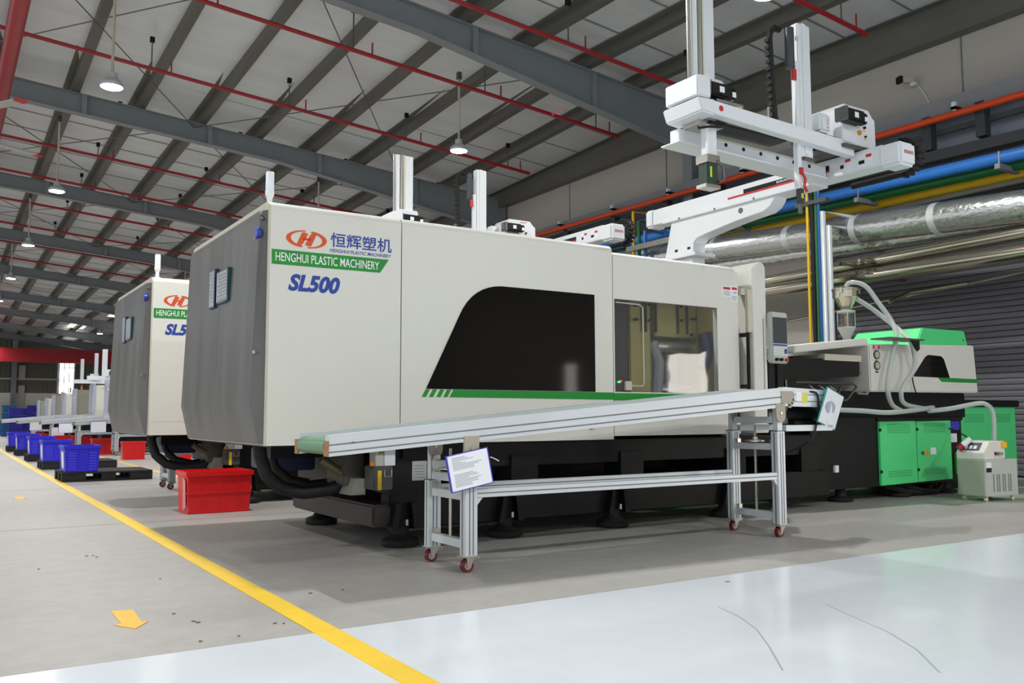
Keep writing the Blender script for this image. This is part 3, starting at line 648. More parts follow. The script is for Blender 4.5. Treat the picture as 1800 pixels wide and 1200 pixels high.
# ================================================================== TAKE-OUT ROBOT
def build_robot():
    BX = 6.36
    t = thing('takeout_robot', 'white gantry takeout robot standing on the nearest machine, red lettering on its end caps', 'robot', (6.45, 6.6, 2.0), 'gantry robots on the machines')
    MB().box(6.36, 6.54, 6.45, 6.8, 2.0, 2.5).build('riser', white2, t, bevel=.005)
    MB().box(6.31, 6.60, 6.36, 6.86, 2.50, 2.535).build('base_plate', white2, t, bevel=.004)
    uv = [(1181, 388), (1169, 448), (1218, 441), (1219, 427), (1225, 418), (1244, 409), (1294, 388), (1342, 371), (1353, 362), (1360, 350), (1362, 336)]
    pts = [P(u, v, 'x', BX) for u, v in uv]; pts[1].z = 2.535; pts[2].z = 2.535
    pts[0].z = 2.93; pts[-1].z = 2.93
    g = MB().prism(pts, (.17, 0, 0)).build('gooseneck_bracket', white2, t, bevel=.004, smooth=30)
    q = P(1302, 370, 'x', BX); MB().cyl((BX, q.y, q.z), (BX-.004, q.y, q.z), .028, n=18).build('bracket_hole', steel_dark, g)
    for u, v in ((1189, 441), (1211, 436)):
        q = P(u, v, 'x', BX); MB().box(BX-.004, BX, q.y-.02, q.y+.02, q.z-.012, q.z+.012).build('bolt_slot', black, g)
    MB().box(BX-.03, BX+.2, 4.95, 6.85, 2.905, 2.93).build('support_rail', white2, t, bevel=.003)
    for k in range(4):
        y = 5.1+.5*k; MB().cyl((BX-.034, y, 2.918), (BX-.03, y, 2.918), .012, n=8).build('rail_bolt', steel_dark, t)
    tb = MB().box(BX, BX+.19, 4.27, 7.02, 2.925, 3.09).build('traverse_beam', white2, t, bevel=.006)
    MB().box(BX-.005, BX+.195, 7.02, 7.15, 2.91, 3.10).build('far_end_cap', white2, t, bevel=.02)
    ec = MB().box(BX-.01, BX+.20, 4.10, 4.30, 2.895, 3.085).build('near_end_cap', white2, t, bevel=.022)
    text('BORUNTE', BX+.04, BX+.16, 2.985, 3.015, red_ink, ec, 'red_lettering', (0, 4.0993, 0), bold=.02)
    for y0, y1, z0 in ((4.56, 4.68, 2.95), (4.36, 4.50, 2.945)):
        st = MB().box(BX-.0015, BX, y0, y1, z0, z0+.11).build('warning_sticker', paper, tb)
        MB().box(BX-.0025, BX-.0015, y0+.008, y0+.06, z0+.075, z0+.10).build('sticker_header', red_ink, st)
        MB().box(BX-.0025, BX-.0015, y0+.075, y1-.01, z0+.03, z0+.06).build('sticker_symbol', black, st)
    pn = MB().box(BX-.003, BX, 4.78, 5.75, 3.000, 3.040).build('black_panel', black, tb)
    text('BORUNTE', -5.35, -5.2, 3.01, 3.03, white_ink, pn, 'white_lettering', (BX-.0032, 0, 0), xd=(0, -1, 0), bold=.02)
    MB().box(BX-.003, BX, 4.78, 5.95, 2.982, 3.000).build('red_stripe', red_ink, tb)
    MB().box(BX+.03, BX+.15, 4.5, 6.9, 3.09, 3.098).build('linear_rail', steel, tb)
    # drag chain loop at the near end
    mb = MB(); path = [(4.95, 3.17), (4.45, 3.17)]+[(4.30+.13*math.cos(R(a)), 3.04+.13*math.sin(R(a))) for a in range(90, 271, 15)]+[(4.45, 2.91), (4.8, 2.91)]
    mb.tube([(6.70, y, z) for y, z in path], .03, 6)
    ch = mb.build('drag_chain', rubber, t)
    for a in range(90, 271, 20):
        y, z = 4.30+.15*math.cos(R(a)), 3.04+.15*math.sin(R(a)); MB().box(6.65, 6.75, y-.014, y+.014, z-.014, z+.014).build('chain_link', rubber, ch)
    # carriage and control box
    MB().box(6.15, 6.62, 4.5, 4.95, 3.098, 3.13).build('carriage_plate', steel_dark, t)
    pf = [(6.17, 3.14), (6.17, 3.43), (6.20, 3.475), (6.30, 3.475), (6.53, 3.475), (6.58, 3.42), (6.615, 3.40), (6.62, 3.14)]
    cb = MB().prism([(x, 4.5, z) for x, z in pf], (0, .34, 0)).build('control_box', white2, t, bevel=.006, smooth=25)
    text('BORUNTE', 6.37, 6.47, 3.44, 3.455, red_ink, cb, 'red_lettering', (0, 4.4993, 0), bold=.02)
    for x, z, m, r in ((6.39, 3.255, M('amber_button', 'd08a20', .4), .02), (6.46, 3.31, black, .012), (6.47, 3.235, black, .009)): MB().cyl((x, 4.5, z), (x, 4.485, z), r, n=12).build('button', m, cb)
    for x, z in ((6.385, 3.30), (6.46, 3.285), (6.475, 3.215)): MB().box(x-.015, x+.015, 4.498, 4.5, z-.006, z+.006).build('button_label', yellow, cb)
    MB().box(6.16, 6.60, 4.47, 4.5, 3.098, 3.128).build('valve_row', steel_dark, t)
    def motor(x, y, z):
        m = MB().bar((x-.13, y, z), (x+.10, y, z), .10, .105).build('servo_motor', black, t, bevel=.012)
        MB().bar((x+.10, y, z), (x+.15, y, z), .085, .09).build('motor_cap', black, m, bevel=.012)
        MB().box(x-.04, x+.01, y-.052, y-.05, z-.02, z+.025).build('motor_label', paper, m)
        MB().box(x+.10, x+.14, y-.0445, y-.043, z-.03, z+.01).build('motor_label', paper, m)
        MB().box(x-.16, x-.13, y-.055, y+.055, z-.055, z+.055).build('motor_flange', steel_dark, m)
    motor(6.23, 4.44, 3.345)
    # extraction beams along the machine
    fb = MB().hexa([(4.64, 4.5, 3.105), (6.32, 4.5, 3.045), (6.32, 4.58, 3.045), (4.64, 4.58, 3.105)], [(4.64, 4.5, 3.205), (6.32, 4.5, 3.16), (6.32, 4.58, 3.16), (4.64, 4.58, 3.205)]).build('front_beam', white2, t, bevel=.004)
    cap = MB().hexa([(4.56, 4.49, 3.10), (4.70, 4.49, 3.09), (4.70, 4.88, 3.09), (4.56, 4.88, 3.10)], [(4.52, 4.49, 3.20), (4.70, 4.49, 3.21), (4.70, 4.88, 3.21), (4.52, 4.88, 3.20)]).build('beam_end_cap', white2, t, bevel=.012)
    text('BORUNTE', -4.80, -4.68, 3.135, 3.155, red_ink, cap, 'red_lettering', (4.5285, 0, 0), xd=(0, -1, 0), ud=(-.37, 0, 1), bold=.02)
    lo = MB().lathe((0, 0, 0), [(.018, 0), (.018, .001)], 20)
    MB().cyl((4.76, 4.4995, 3.155), (4.76, 4.4975, 3.155), .022, n=20).build('round_logo', red_ink, fb)
    rb = MB().hexa([(4.62, 4.80, 2.965), (6.34, 4.80, 2.93), (6.34, 4.90, 2.93), (4.62, 4.90, 2.965)], [(4.62, 4.80, 3.065), (6.34, 4.80, 3.03), (6.34, 4.90, 3.03), (4.62, 4.90, 3.065)]).build('rear_beam', white2, t, bevel=.004)
    MB().hexa([(4.60, 4.78, 2.955), (6.34, 4.78, 2.92), (6.34, 4.98, 2.92), (4.60, 4.98, 2.955)], [(4.60, 4.78, 2.965), (6.34, 4.78, 2.93), (6.34, 4.98, 2.93), (4.60, 4.98, 2.965)]).build('cable_tray', white2, rb)
    for k in range(7): 
        x = 4.92+.2*k; MB().cyl((x, 4.80, 3.03-.018*(x-4.45)), (x, 4.796, 3.03-.018*(x-4.45)), .016, n=10).build('mount_hole', black, rb)
    MB().hexa([(4.9, 4.795, 3.045), (6.3, 4.795, 3.018), (6.3, 4.80, 3.018), (4.9, 4.80, 3.045)], [(4.9, 4.795, 3.06), (6.3, 4.795, 3.033), (6.3, 4.80, 3.033), (4.9, 4.80, 3.06)]).build('slide_rail', M('pale_rail', 'c6cfb8', .4), rb)
    MB().box(4.75, 5.6, 4.6, 4.78, 3.075, 3.095).build('beam_spacer', black, t)
    # main arm head and mast
    MB().hexa([(4.52, 4.50, 3.215), (4.66, 4.50, 3.215), (4.66, 4.84, 3.215), (4.52, 4.84, 3.215)], [(4.52, 4.50, 3.37), (4.66, 4.50, 3.385), (4.66, 4.84, 3.385), (4.52, 4.84, 3.37)]).build('head_cover', white2, t, bevel=.008)
    hb = MB().box(4.66, 4.93, 4.62, 4.84, 3.215, 3.44).build('head_back', white2, t, bevel=.015)
    text('BORUNTE', 4.84, 4.91, 3.262, 3.274, red_ink, hb, 'red_lettering', (0, 4.6193, 0), bold=.02)
    MB().box(4.74, 5.02, 4.52, 4.66, 3.215, 3.235).build('motor_shelf', steel, t)
    motor(4.80, 4.56, 3.305)
    MB().box(4.755, 4.87, 4.66, 4.74, 3.1, 4.75).build('main_mast', white2, t, bevel=.004)
    MB().box(4.645, 4.685, 4.66, 4.70, 3.1, 4.75).build('mast_rail', white2, t)
    MB().cyl((4.62, 4.68, 3.3), (4.62, 4.68, 4.75), .016, n=10).build('mast_tube', steel, t); MB().cyl((4.715, 4.66, 3.3), (4.715, 4.66, 4.75), .02, n=10).build('mast_tube', steel, t)
    MB().box(4.735, 4.75, 4.65, 4.665, 3.3, 4.75).build('mast_strip', M('cream_strip', 'd8d6b8', .4), t)
    MB().box(4.66, 4.9, 4.62, 4.80, 3.06, 3.10).build('head_plate', steel, t)
    MB().tube([(4.62, 4.6, 3.02), (4.60, 4.58, 3.0), (4.68, 4.56, 3.02), (4.86, 4.60, 3.06)], .01, 6).build('air_line', black, t)
    MB().cyl((4.735, 4.62, 3.06), (4.735, 4.62, 2.83), .016, n=10).build('gripper_rod', white2, t)
    MB().box(4.75, 4.83, 4.62, 4.70, 2.80, 3.08).build('gripper_arm', white2, t)
    gr = MB().box(4.71, 4.82, 4.60, 4.70, 2.60, 2.83).build('gripper', M('dark_green_gripper', '1f3a30', .45), t, bevel=.006)
    MB().box(4.70, 4.83, 4.59, 4.71, 2.77, 2.83).build('gripper_flange', steel, gr)
    MB().box(4.735, 4.752, 4.597, 4.60, 2.66, 2.74).build('gripper_label', M('lime_label', 'c8d83a', .4), gr)
    MB().box(4.67, 4.82, 4.58, 4.68, 2.575, 2.60).build('gripper_pad', steel, gr)
    MB().tube([(4.80, 4.59, 2.79), (4.85, 4.58, 2.75), (4.86, 4.58, 2.66), (4.81, 4.59, 2.63)], .012, 6).build('gripper_hose', steel_dark, gr)
    # sub arm: tall mast, buffer, drag chain, thin arm with tool
    MB().box(5.74, 5.90, 4.58, 4.66, 2.96, 4.09).build('sub_mast', white2, t, bevel=.01)
    MB().box(5.79, 5.83, 4.572, 4.58, 3.0, 4.09).build('mast_groove', white2, t)
    MB().box(5.76, 5.88, 4.56, 4.60, 2.95, 2.97).build('mast_foot', steel_dark, t)
    MB().box(5.69, 5.735, 4.57, 4.61, 2.70, 3.75).build('thin_arm', white2, t)
    bf = MB().cyl((5.64, 4.58, 3.68), (5.64, 4.58, 4.01), .038, n=14).build('buffer_cylinder', M('slate_cylinder', '3b3f46', .35), t)
    MB().box(5.64, 5.68, 4.55, 4.57, 3.58, 3.67).build('red_tag', red_ink, t)
    mb = MB(); path = [(5.62, 4.02), (5.56, 4.03), (5.51, 3.99), (5.50, 3.92), (5.52, 3.5), (5.545, 3.25), (5.58, 3.12)]
    ch = mb.tube([(x, 4.66, z) for x, z in path], .024, 6).build('drag_chain', rubber, t)
    for k in range(12): 
        z = 3.90-.058*k; MB().box(5.458+.0025*k, 5.482+.0025*k, 4.64, 4.68, z-.014, z+.014).build('chain_link', rubber, ch)
    MB().box(5.46, 5.50, 4.65, 4.67, 3.1, 3.35).build('chain_trough', steel_dark, t)
    MB().box(5.93, 6.06, 4.52, 4.66, 3.20, 3.36).build('sub_head', white2, t, bevel=.02)
    text('V\nT\nA', 6.0, 6.02, 3.23, 3.31, red_ink, t, 'red_lettering', (0, 4.5193, 0), bold=.02)
    MB().box(5.9, 6.17, 4.56, 4.8, 3.14, 3.20).build('slide_block', black, t)
    tl = MB().box(5.695, 5.74, 4.56, 4.60, 2.58, 2.70).build('sprue_gripper', M('dark_gripper', '34382e', .5), t)
    MB().box(5.705, 5.73, 4.555, 4.56, 2.62, 2.66).build('gripper_label', M('lime_label2', 'b8c83a', .4), tl)
    MB().box(5.70, 5.73, 4.57, 4.59, 2.50, 2.58).build('gripper_jaw', steel_dark, tl)
    MB().tube([(5.72, 4.55, 2.82), (5.75, 4.55, 2.78), (5.735, 4.55, 2.72), (5.765, 4.55, 2.68)], .012, 6).build('red_cable', red_ink, tl)
    MB().box(5.70, 5.735, 4.553, 4.57, 2.82, 2.87).build('red_clip', red_ink, tl)
    return t
robot = build_robot()
r2 = copy_tree(robot, (0, 3.6146, 0)); r2['label'] = 'gantry takeout robot on the second machine, only masts and end caps showing'
FIXED = {'riser', 'base_plate', 'gooseneck_bracket', 'support_rail', 'rail_bolt', 'traverse_beam', 'far_end_cap', 'near_end_cap', 'linear_rail'}
for c in kids(r2):                                      # its carriage is parked further along and its main mast lower
    n = c.name.split('.')[0]
    if n not in FIXED and not (n == 'drag_chain' and c.data.vertices[0].co.x > 0):
        c.location.y += 1.52
        if n.startswith('mast') and n != 'mast_groove' and n != 'mast_foot' or n in ('main_mast', 'gripper', 'gripper_arm', 'gripper_rod'): c.location.z -= .62

# ================================================================== MATERIAL LOADER, HOSES, TEMPERATURE UNIT
t = thing('hopper_loader', 'stainless vacuum loader with glass sight tube standing on the injection unit', 'loader', (8.46, 6.2, 1.655))
hx, hy = 8.46, 6.2
MB().lathe((hx, hy, 1.655), [(.07, 0), (.07, .03), (.04, .04), (.045, .10), (.09, .19), (.098, .195), (.098, .215)], 24).build('feed_cone', machine_grey, t)
MB().lathe((hx, hy, 1.87), [(.088, 0), (.088, .165)], 24).build('sight_glass', glass_tube, t)
MB().lathe((hx, hy, 2.03), [(.098, 0), (.098, .022), (.05, .03), (.05, .06)], 24).build('glass_cap', machine_grey, t)
for k in range(4):
    a = R(45+90*k); MB().cyl((hx+.092*math.cos(a), hy+.092*math.sin(a), 1.87), (hx+.092*math.cos(a), hy+.092*math.sin(a), 2.04), .006, n=6).build('tie_rod', machine_grey, t)
MB().cyl((hx, hy, 1.87), (hx, hy, 2.0), .022, n=10).build('inner_pipe', M('amber_pellets', 'a88a60', .5), t)
ve = MB().lathe((hx, hy, 2.06), [(.045, 0), (.06, .02), (.125, .13), (.138, .14), (.138, .215), (.148, .22), (.148, .235), (.12, .247), (.03, .25)], 28).build('steel_vessel', stainless, t)
for a in (200, 320):
    MB().box(hx+.138*math.cos(R(a))-.015, hx+.138*math.cos(R(a))+.015, hy+.138*math.sin(R(a))-.015, hy+.138*math.sin(R(a))+.015, 2.24, 2.30).build('lid_clamp', steel, ve)
def smooth_path(pts, n=6):
    pts = [Vector(p) for p in pts]; o = []
    for i in range(len(pts)-1):
        p0, p1, p2, p3 = pts[max(i-1, 0)], pts[i], pts[i+1], pts[min(i+2, len(pts)-1)]
        for j in range(n):
            s = j/n; o.append(.5*((2*p1)+(p2-p0)*s+(2*p0-5*p1+4*p2-p3)*s*s+(3*p1-p0-3*p2+p3)*s**3))
    return o+[pts[-1]]
def hose(label, uvy, r=.026, mat=hose_clear, name='transparent_hose'):
    pts = [P(u, v, 'y', y) for u, v, y in uvy]
    o = MB().tube(smooth_path(pts), r, 10).build(name, mat, loc=pts[0])
    return tag(o, label, 'hose', 'clear hoses on the injection unit')
hose('clear hose arching from the lid of the steel loader down through the tray', [(1487, 509, 6.2), (1490, 499, 6.18), (1502, 496, 6.1), (1523, 504, 6.0), (1545, 533, 5.9), (1564, 559, 5.82), (1574, 581, 5.75), (1575, 597, 5.72), (1569, 622, 5.70), (1561, 665, 5.70), (1561, 691, 5.70), (1569, 712, 5.70), (1585, 722, 5.66)])
hose('clear hose from the side of the steel loader hanging in front of the white cover', [(1507, 526, 6.2), (1531, 541, 6.1), (1560, 563, 5.98), (1582, 581, 5.86), (1600, 599, 5.66), (1609, 625, 5.62), (1604, 654, 5.64), (1589, 676, 5.66), (1584, 695, 5.66), (1593, 711, 5.66), (1633, 719, 5.62)])
hose('clear hose lying level along the black base towards the clipboard', [(1462, 720, 5.62), (1516, 722, 5.6), (1556, 725, 5.58), (1597, 722, 5.58), (1640, 716, 5.60)])
hose('clear hose bending down into the top of the temperature unit', [(1633, 722, 5.56), (1670, 718, 5.5), (1718, 709, 5.36), (1734, 711, 5.30), (1744, 722, 5.27), (1747, 745, 5.26), (1747, 774, 5.26)])
pp = [P(1601, 606, 'y', 5.7), P(1607, 640, 'y', 5.74), P(1604, 665, 'y', 5.76), P(1610, 690, 'y', 5.76)]
tag(MB().tube(smooth_path(pp), .007, 6).build('signal_cable', rubber, loc=pp[0]), 'thin black cable hanging from the hose tray over the white cover', 'cable')

A, B, C_ = Vector((9.175, 5.372, 0)), Vector((9.086, 5.061, 0)), Vector((9.60, 5.0, 0))
t = thing('temperature_unit', 'pale grey wheeled temperature control unit with slanted console in front of green cabinet', 'heater', B)
e1 = (C_-B).normalized(); e2 = Vector((-e1.y, e1.x, 0)); wd = .325; ln_ = (C_-B).length
def lp(a, b, z): return B+e1*a+e2*b+Vector((0, 0, z))
def lbox(a0, a1, b0, b1, z0, z1):
    return MB().hexa([lp(a0, b0, z0), lp(a1, b0, z0), lp(a1, b1, z0), lp(a0, b1, z0)], [lp(a0, b0, z1), lp(a1, b0, z1), lp(a1, b1, z1), lp(a0, b1, z1)])
cab = lbox(0, ln_, 0, wd, .05, .43).build('cabinet', machine_grey, t, bevel=.006)
con = MB().prism([lp(0, 0, .43), lp(-.004, 0, .50), lp(.085, 0, .61), lp(.16, 0, .61), lp(.16, 0, .43)], e2*wd).build('console', white, t, bevel=.005)
cp = MB().hexa([lp(.012, .07, .524), lp(.012, .27, .524), lp(.075, .27, .60), lp(.075, .07, .60)], [lp(.008, .07, .527), lp(.008, .27, .527), lp(.071, .27, .603), lp(.071, .07, .603)]).build('display_panel', M('slate_panel', '4c5058', .3), con)
for b in (.10, .15, .21): MB().hexa([lp(.014, b, .535), lp(.014, b+.03, .535), lp(.04, b+.03, .567), lp(.04, b, .567)], [lp(.006, b, .540), lp(.006, b+.03, .540), lp(.032, b+.03, .572), lp(.032, b, .572)]).build('display_key', white2, cp)
lbox(.13, .36, .02, .30, .43, .62).build('pump_housing', white, t, bevel=.008)
lbox(.30, .36, -.003, .02, .55, .61).build('yellow_notice', yellow, t)
lbox(.33, .40, .04, .2, .575, .62).build('red_strip', red_ink, t)
for a, m in ((.19, steel_dark), (.26, steel)): MB().cyl(lp(a, .02, .49), lp(a, -.02, .49), .018, n=10).build('valve_knob', m, t)
lbox(.02, .10, -.0025, 0, .33, .40).build('serial_plate', paper, cab); lbox(.02, .10, -.0028, 0, .30, .345).build('dark_plate', black, cab)
vs = MB()
for c in range(7):
    for r_ in range(13):
        a = .12+c*.045+(.012 if c in (1, 3, 5) else 0); vs.hexa([lp(a, -.0012, .10+r_*.014), lp(a+.02, -.0012, .10+r_*.014), lp(a+.02, 0, .10+r_*.014), lp(a, 0, .10+r_*.014)], [lp(a, -.0012, .107+r_*.014), lp(a+.02, -.0012, .107+r_*.014), lp(a+.02, 0, .107+r_*.014), lp(a, 0, .107+r_*.014)])
vs.build('vent_slots', black, cab, kind='stuff')
lbox(-.004, 0, .01, wd-.01, .06, .42).build('front_panel', M('sage_enamel', '9aa593', .42), cab)
for a in (.05, ln_-.05):
    for b in (.04, wd-.04):
        w_ = MB().cyl(lp(a, b-.012, .022), lp(a, b+.012, .022), .022, n=14).build('castor', M('cream_wheel', 'cfcf9c', .4), t)
        MB().cyl(lp(a, b, .03), lp(a, b, .055), .012, n=8).build('castor_stem', steel, w_)
p0, p1 = lp(.05, .19, .64), lp(-.035, .255, .545)
pg = MB().cyl(p0, p1, .03, .034, 14).build('power_plug', white2, loc=p0); tag(pg, 'white and red industrial plug lying on the console of the temperature unit', 'plug')
MB().cyl(p0+(p1-p0)*.72, p0+(p1-p0)*1.12, .037, n=14).build('red_collar', M('maroon_plastic', '8c1218', .35), pg)
pp = [Vector((9.62, 5.75, .74)), Vector((9.55, 5.6, .70)), Vector((9.4, 5.45, .67)), p0]
tag(MB().tube(smooth_path(pp), .008, 6).build('plug_cable', rubber, loc=pp[0]), 'thin black cable running from the black base to the red plug', 'cable')

# ================================================================== BELT CONVEYOR
def caster(parent, x, y, mat=red_wheel):
    w = MB().cyl((x-.012, y-.015, .038), (x-.012, y+.015, .038), .038, n=18).build('caster_wheel', mat, parent)
    MB().cyl((x-.012, y-.017, .038), (x-.012, y+.017, .038), .023, n=14).build('wheel_hub', steel, w)
    f = MB().prism([(x-.02, y-.024, .03), (x+.002, y-.024, .03), (x+.03, y-.024, .088), (x-.025, y-.024, .088)], (0, .005, 0))
    f.prism([(x-.02, y+.019, .03), (x+.002, y+.019, .03), (x+.03, y+.019, .088), (x-.025, y+.019, .088)], (0, .005, 0)).box(x-.03, x+.035, y-.026, y+.026, .084, .092)
    f.build('caster_fork', steel, w)
    MB().box(x+.03, x+.06, y-.02, y+.02, .075, .082).build('brake_pedal', steel, w)
def build_conveyor(label):
    t = thing('belt_conveyor', label, 'conveyor', (3.9, 4.7, 0), 'inclined belt conveyors')
    YA, YZ = 4.45, 4.955
    zb = lambda x: .682+(x-1.73)*(.953-.682)/(5.29-1.73)
    ht = lambda x: .112+(x-1.73)*.034/3.56
    # side rails with grooves
    def rail(y0, y1, x0, x1):
        mb = MB(); hs = [0, .16, .23, .50, .57, 1.0]
        for i in range(5):
            dy = .006 if i in (1, 3) else 0
            a0, a1 = zb(x0)+ht(x0)*hs[i], zb(x0)+ht(x0)*hs[i+1]; b0, b1 = zb(x1)+ht(x1)*hs[i], zb(x1)+ht(x1)*hs[i+1]
            mb.hexa([(x0, y0+dy, a0), (x1, y0+dy, b0), (x1, y1-dy, b0), (x0, y1-dy, a0)], [(x0, y0+dy, a1), (x1, y0+dy, b1), (x1, y1-dy, b1), (x0, y1-dy, a1)])
        return mb
    fr = rail(YA, YA+.05, 1.73, 5.30).build('side_rail', alu, t); rr = rail(YZ-.05, YZ, 1.73, 5.30).build('side_rail', alu, t)
    for i in (.195, .535):
        MB().hexa([(1.735, YA+.003, zb(1.735)+ht(1.735)*(i-.03)), (5.295, YA+.003, zb(5.295)+ht(5.295)*(i-.03)), (5.295, YA+.0055, zb(5.295)+ht(5.295)*(i-.03)), (1.735, YA+.0055, zb(1.735)+ht(1.735)*(i-.03))],
                  [(1.735, YA+.003, zb(1.735)+ht(1.735)*(i+.03)), (5.295, YA+.003, zb(5.295)+ht(5.295)*(i+.03)), (5.295, YA+.0055, zb(5.295)+ht(5.295)*(i+.03)), (1.735, YA+.0055, zb(1.735)+ht(1.735)*(i+.03))]).build('rail_groove', alu_dark, fr)
    MB().hexa([(1.76, YA+.05, zb(1.76)+.055), (5.3, YA+.05, zb(5.3)+.06), (5.3, YZ-.05, zb(5.3)+.06), (1.76, YZ-.05, zb(1.76)+.055)], [(1.76, YA+.05, zb(1.76)+.085), (5.3, YA+.05, zb(5.3)+.10), (5.3, YZ-.05, zb(5.3)+.10), (1.76, YZ-.05, zb(1.76)+.085)]).build('belt', belt_green, t)
    MB().cyl((1.765, YA+.05, zb(1.765)+.05), (1.765, YZ-.05, zb(1.765)+.05), .047, n=20).build('end_roller', belt_green, t)
    for y in (YA+.02, YZ-.03):
        MB().box(1.722, 1.734, y-.02, y+.03, .683, .765).build('end_plate', M('rusty_edge', '9c6a48', .6), t)
    for x, y0 in ((1.742, YA), ):
        MB().cyl((1.86, YA-.001, .755), (1.875, YA-.001, .755), .004, n=6).build('rail_screw', steel_dark, fr)
    # head section past the hinge
    hd = []
    for y0, y1 in ((YA, YA+.05), (YZ-.05, YZ)):
        MB().hexa([(5.30, y0, .962), (5.86, y0, .955), (5.86, y1, .955), (5.30, y1, .962)], [(5.30, y0, 1.105), (5.86, y0, 1.085), (5.86, y1, 1.085), (5.30, y1, 1.105)]).build('head_rail', alu, t)
    for z in (.995, 1.045): MB().box(5.42, 5.86, YA-.001, YA+.001, z, z+.008).build('head_groove', alu_dark, t)
    MB().hexa([(5.3, YA+.05, 1.02), (5.86, YA+.05, 1.0), (5.86, YZ-.05, 1.0), (5.3, YZ-.05, 1.02)], [(5.3, YA+.05, 1.06), (5.86, YA+.05, 1.04), (5.86, YZ-.05, 1.04), (5.3, YZ-.05, 1.06)]).build('head_belt', belt_green, t)
    hp = MB().prism([(5.27, YA-.006, 1.075), (5.40, YA-.006, 1.075), (5.415, YA-.006, 1.05), (5.41, YA-.006, .99), (5.375, YA-.006, .95), (5.345, YA-.006, .95), (5.345, YA-.006, .985), (5.27, YA-.006, .985)], (0, .006, 0)).build('hinge_plate', M('bead_blasted_plate', 'a9a294', .5, .3), t)
    for x, z in ((5.355, .97), (5.385, .985), (5.40, 1.01)): MB().cyl((x, YA-.006, z), (x, YA-.009, z), .008, n=8).build('hinge_bolt', black, hp)
    MB().box(5.44, 5.50, YA-.002, YA, 1.0, 1.07).build('head_sticker', paper, t); MB().box(5.50, 5.57, YA-.002, YA, .985, 1.065).build('yellow_sticker', M('lime_sticker', 'd2d060', .5), t)
    # motor frame under the head
    MB().box(5.80, 5.86, YA, YA+.05, .80, .955).build('motor_post', alu, t); MB().box(5.32, 5.86, YA, YA+.05, .775, .82).build('motor_beam', alu, t)
    MB().box(5.80, 5.86, YZ-.05, YZ, .80, .955).build('motor_post', alu, t); MB().box(5.32, 5.86, YZ-.05, YZ, .775, .82).build('motor_beam', alu, t)
    mo = MB().cyl((5.45, 4.60, .90), (5.80, 4.60, .90), .06, n=16).build('drive_motor', black, t); MB().box(5.36, 5.46, 4.55, 4.66, .83, .97).build('gear_box', steel_dark, mo)
    MB().box(5.5, 5.78, 4.52, 4.7, .82, .85).build('motor_base', black, t)
    cb = [(5.60, YA-.004, 1.075), (5.66, YA-.015, 1.06), (5.68, YA-.015, .98), (5.66, YA-.012, .85), (5.60, YA+.01, .70), (5.56, YA+.2, .60)]
    MB().tube(smooth_path(cb), .008, 6).build('motor_cable', rubber, t)
    # legs: telescopic profiles on castors
    for x, zt in ((2.60, .72), (5.26, .955)):
        for y in (YA+.03, YZ-.03):
            zs = .50 if x < 3 else .775
            lo = MB().box(x-.042, x+.042, y-.032, y+.032, .092, zs).build('leg', alu, t, bevel=.004)
            for gx in (-.012, .012): MB().box(x+gx-.004, x+gx+.004, y-.0335, y-.031, .1, zs-.01).build('leg_groove', alu_dark, lo)
            MB().box(x-.0435, x-.0415, y-.006, y+.006, .1, zs-.01).build('leg_groove', alu_dark, lo)
            MB().box(x-.044, x+.044, y-.034, y+.034, zs, zs+.006).build('leg_collar', steel_dark, lo)
            MB().box(x-.026, x+.026, y-.022, y+.022, zs, zb(x)+.01).build('leg_inner', alu, lo)
            MB().box(x-.05, x+.05, y-.04, y+.04, .088, .096).build('foot_plate', steel, lo)
            caster(t, x, y)
            hb = MB().prism([(x-.05, y-.035, zb(x)+.03), (x+.05, y-.035, zb(x)+.03), (x+.05, y-.035, zb(x)-.06)]+[(x+.05*math.cos(R(a)), y-.035, zb(x)-.06+.05*math.sin(R(a))) for a in range(-15, -180, -15)]+[(x-.05, y-.035, zb(x)-.06)], (0, .005, 0)).build('tilt_bracket', 'bead_blasted_plate', lo)
            MB().cyl((x, y-.036, zb(x)-.04), (x, y-.042, zb(x)-.04), .01, n=8).build('tilt_bolt', steel, hb)
        for z in ((.155, .43, .60, .53) if x < 3 else (.155, .66, .86)):
            MB().box(x-.025, x+.025, YA+.06, YZ-.06, z-.024, z+.024).build('cross_bar', alu, t, bevel=.003)
            for y in (YA+.06, YZ-.06): MB().box(x-.018, x+.018, y-(.0 if y < 4.7 else .035), y+(.035 if y < 4.7 else .0), z+.024, z+.055).build('corner_bracket', steel, t)
        jz = .60 if x < 3 else .72
        MB().cyl((x, 4.7, .13), (x, 4.7, jz+.1), .009, n=8).build('jack_screw', steel, t)
        MB().lathe((x, 4.7, jz-.03), [(.02, 0), (.075, .005), (.075, .014), (.02, .02), (.02, .04)], 20).build('hand_wheel', steel, t)
    for y in (YA+.03, YZ-.03):
        st = MB().box(2.642, 5.218, y-.025, y+.025, .422, .472).build('stretcher', alu, t, bevel=.003)
        MB().box(2.645, 5.215, y-.0262, y-.0245, .443, .451).build('stretcher_groove', alu_dark, st)
    for x in (2.642, 5.218):
        s = 1 if x < 3 else -1
        MB().prism([(x, YA+.01, .42), (x+s*.04, YA+.01, .42), (x, YA+.01, .375)], (0, .03, 0)).build('gusset', alu, t)
    return t
conv = build_conveyor('silver belt conveyor rising in front of the nearest white machine')
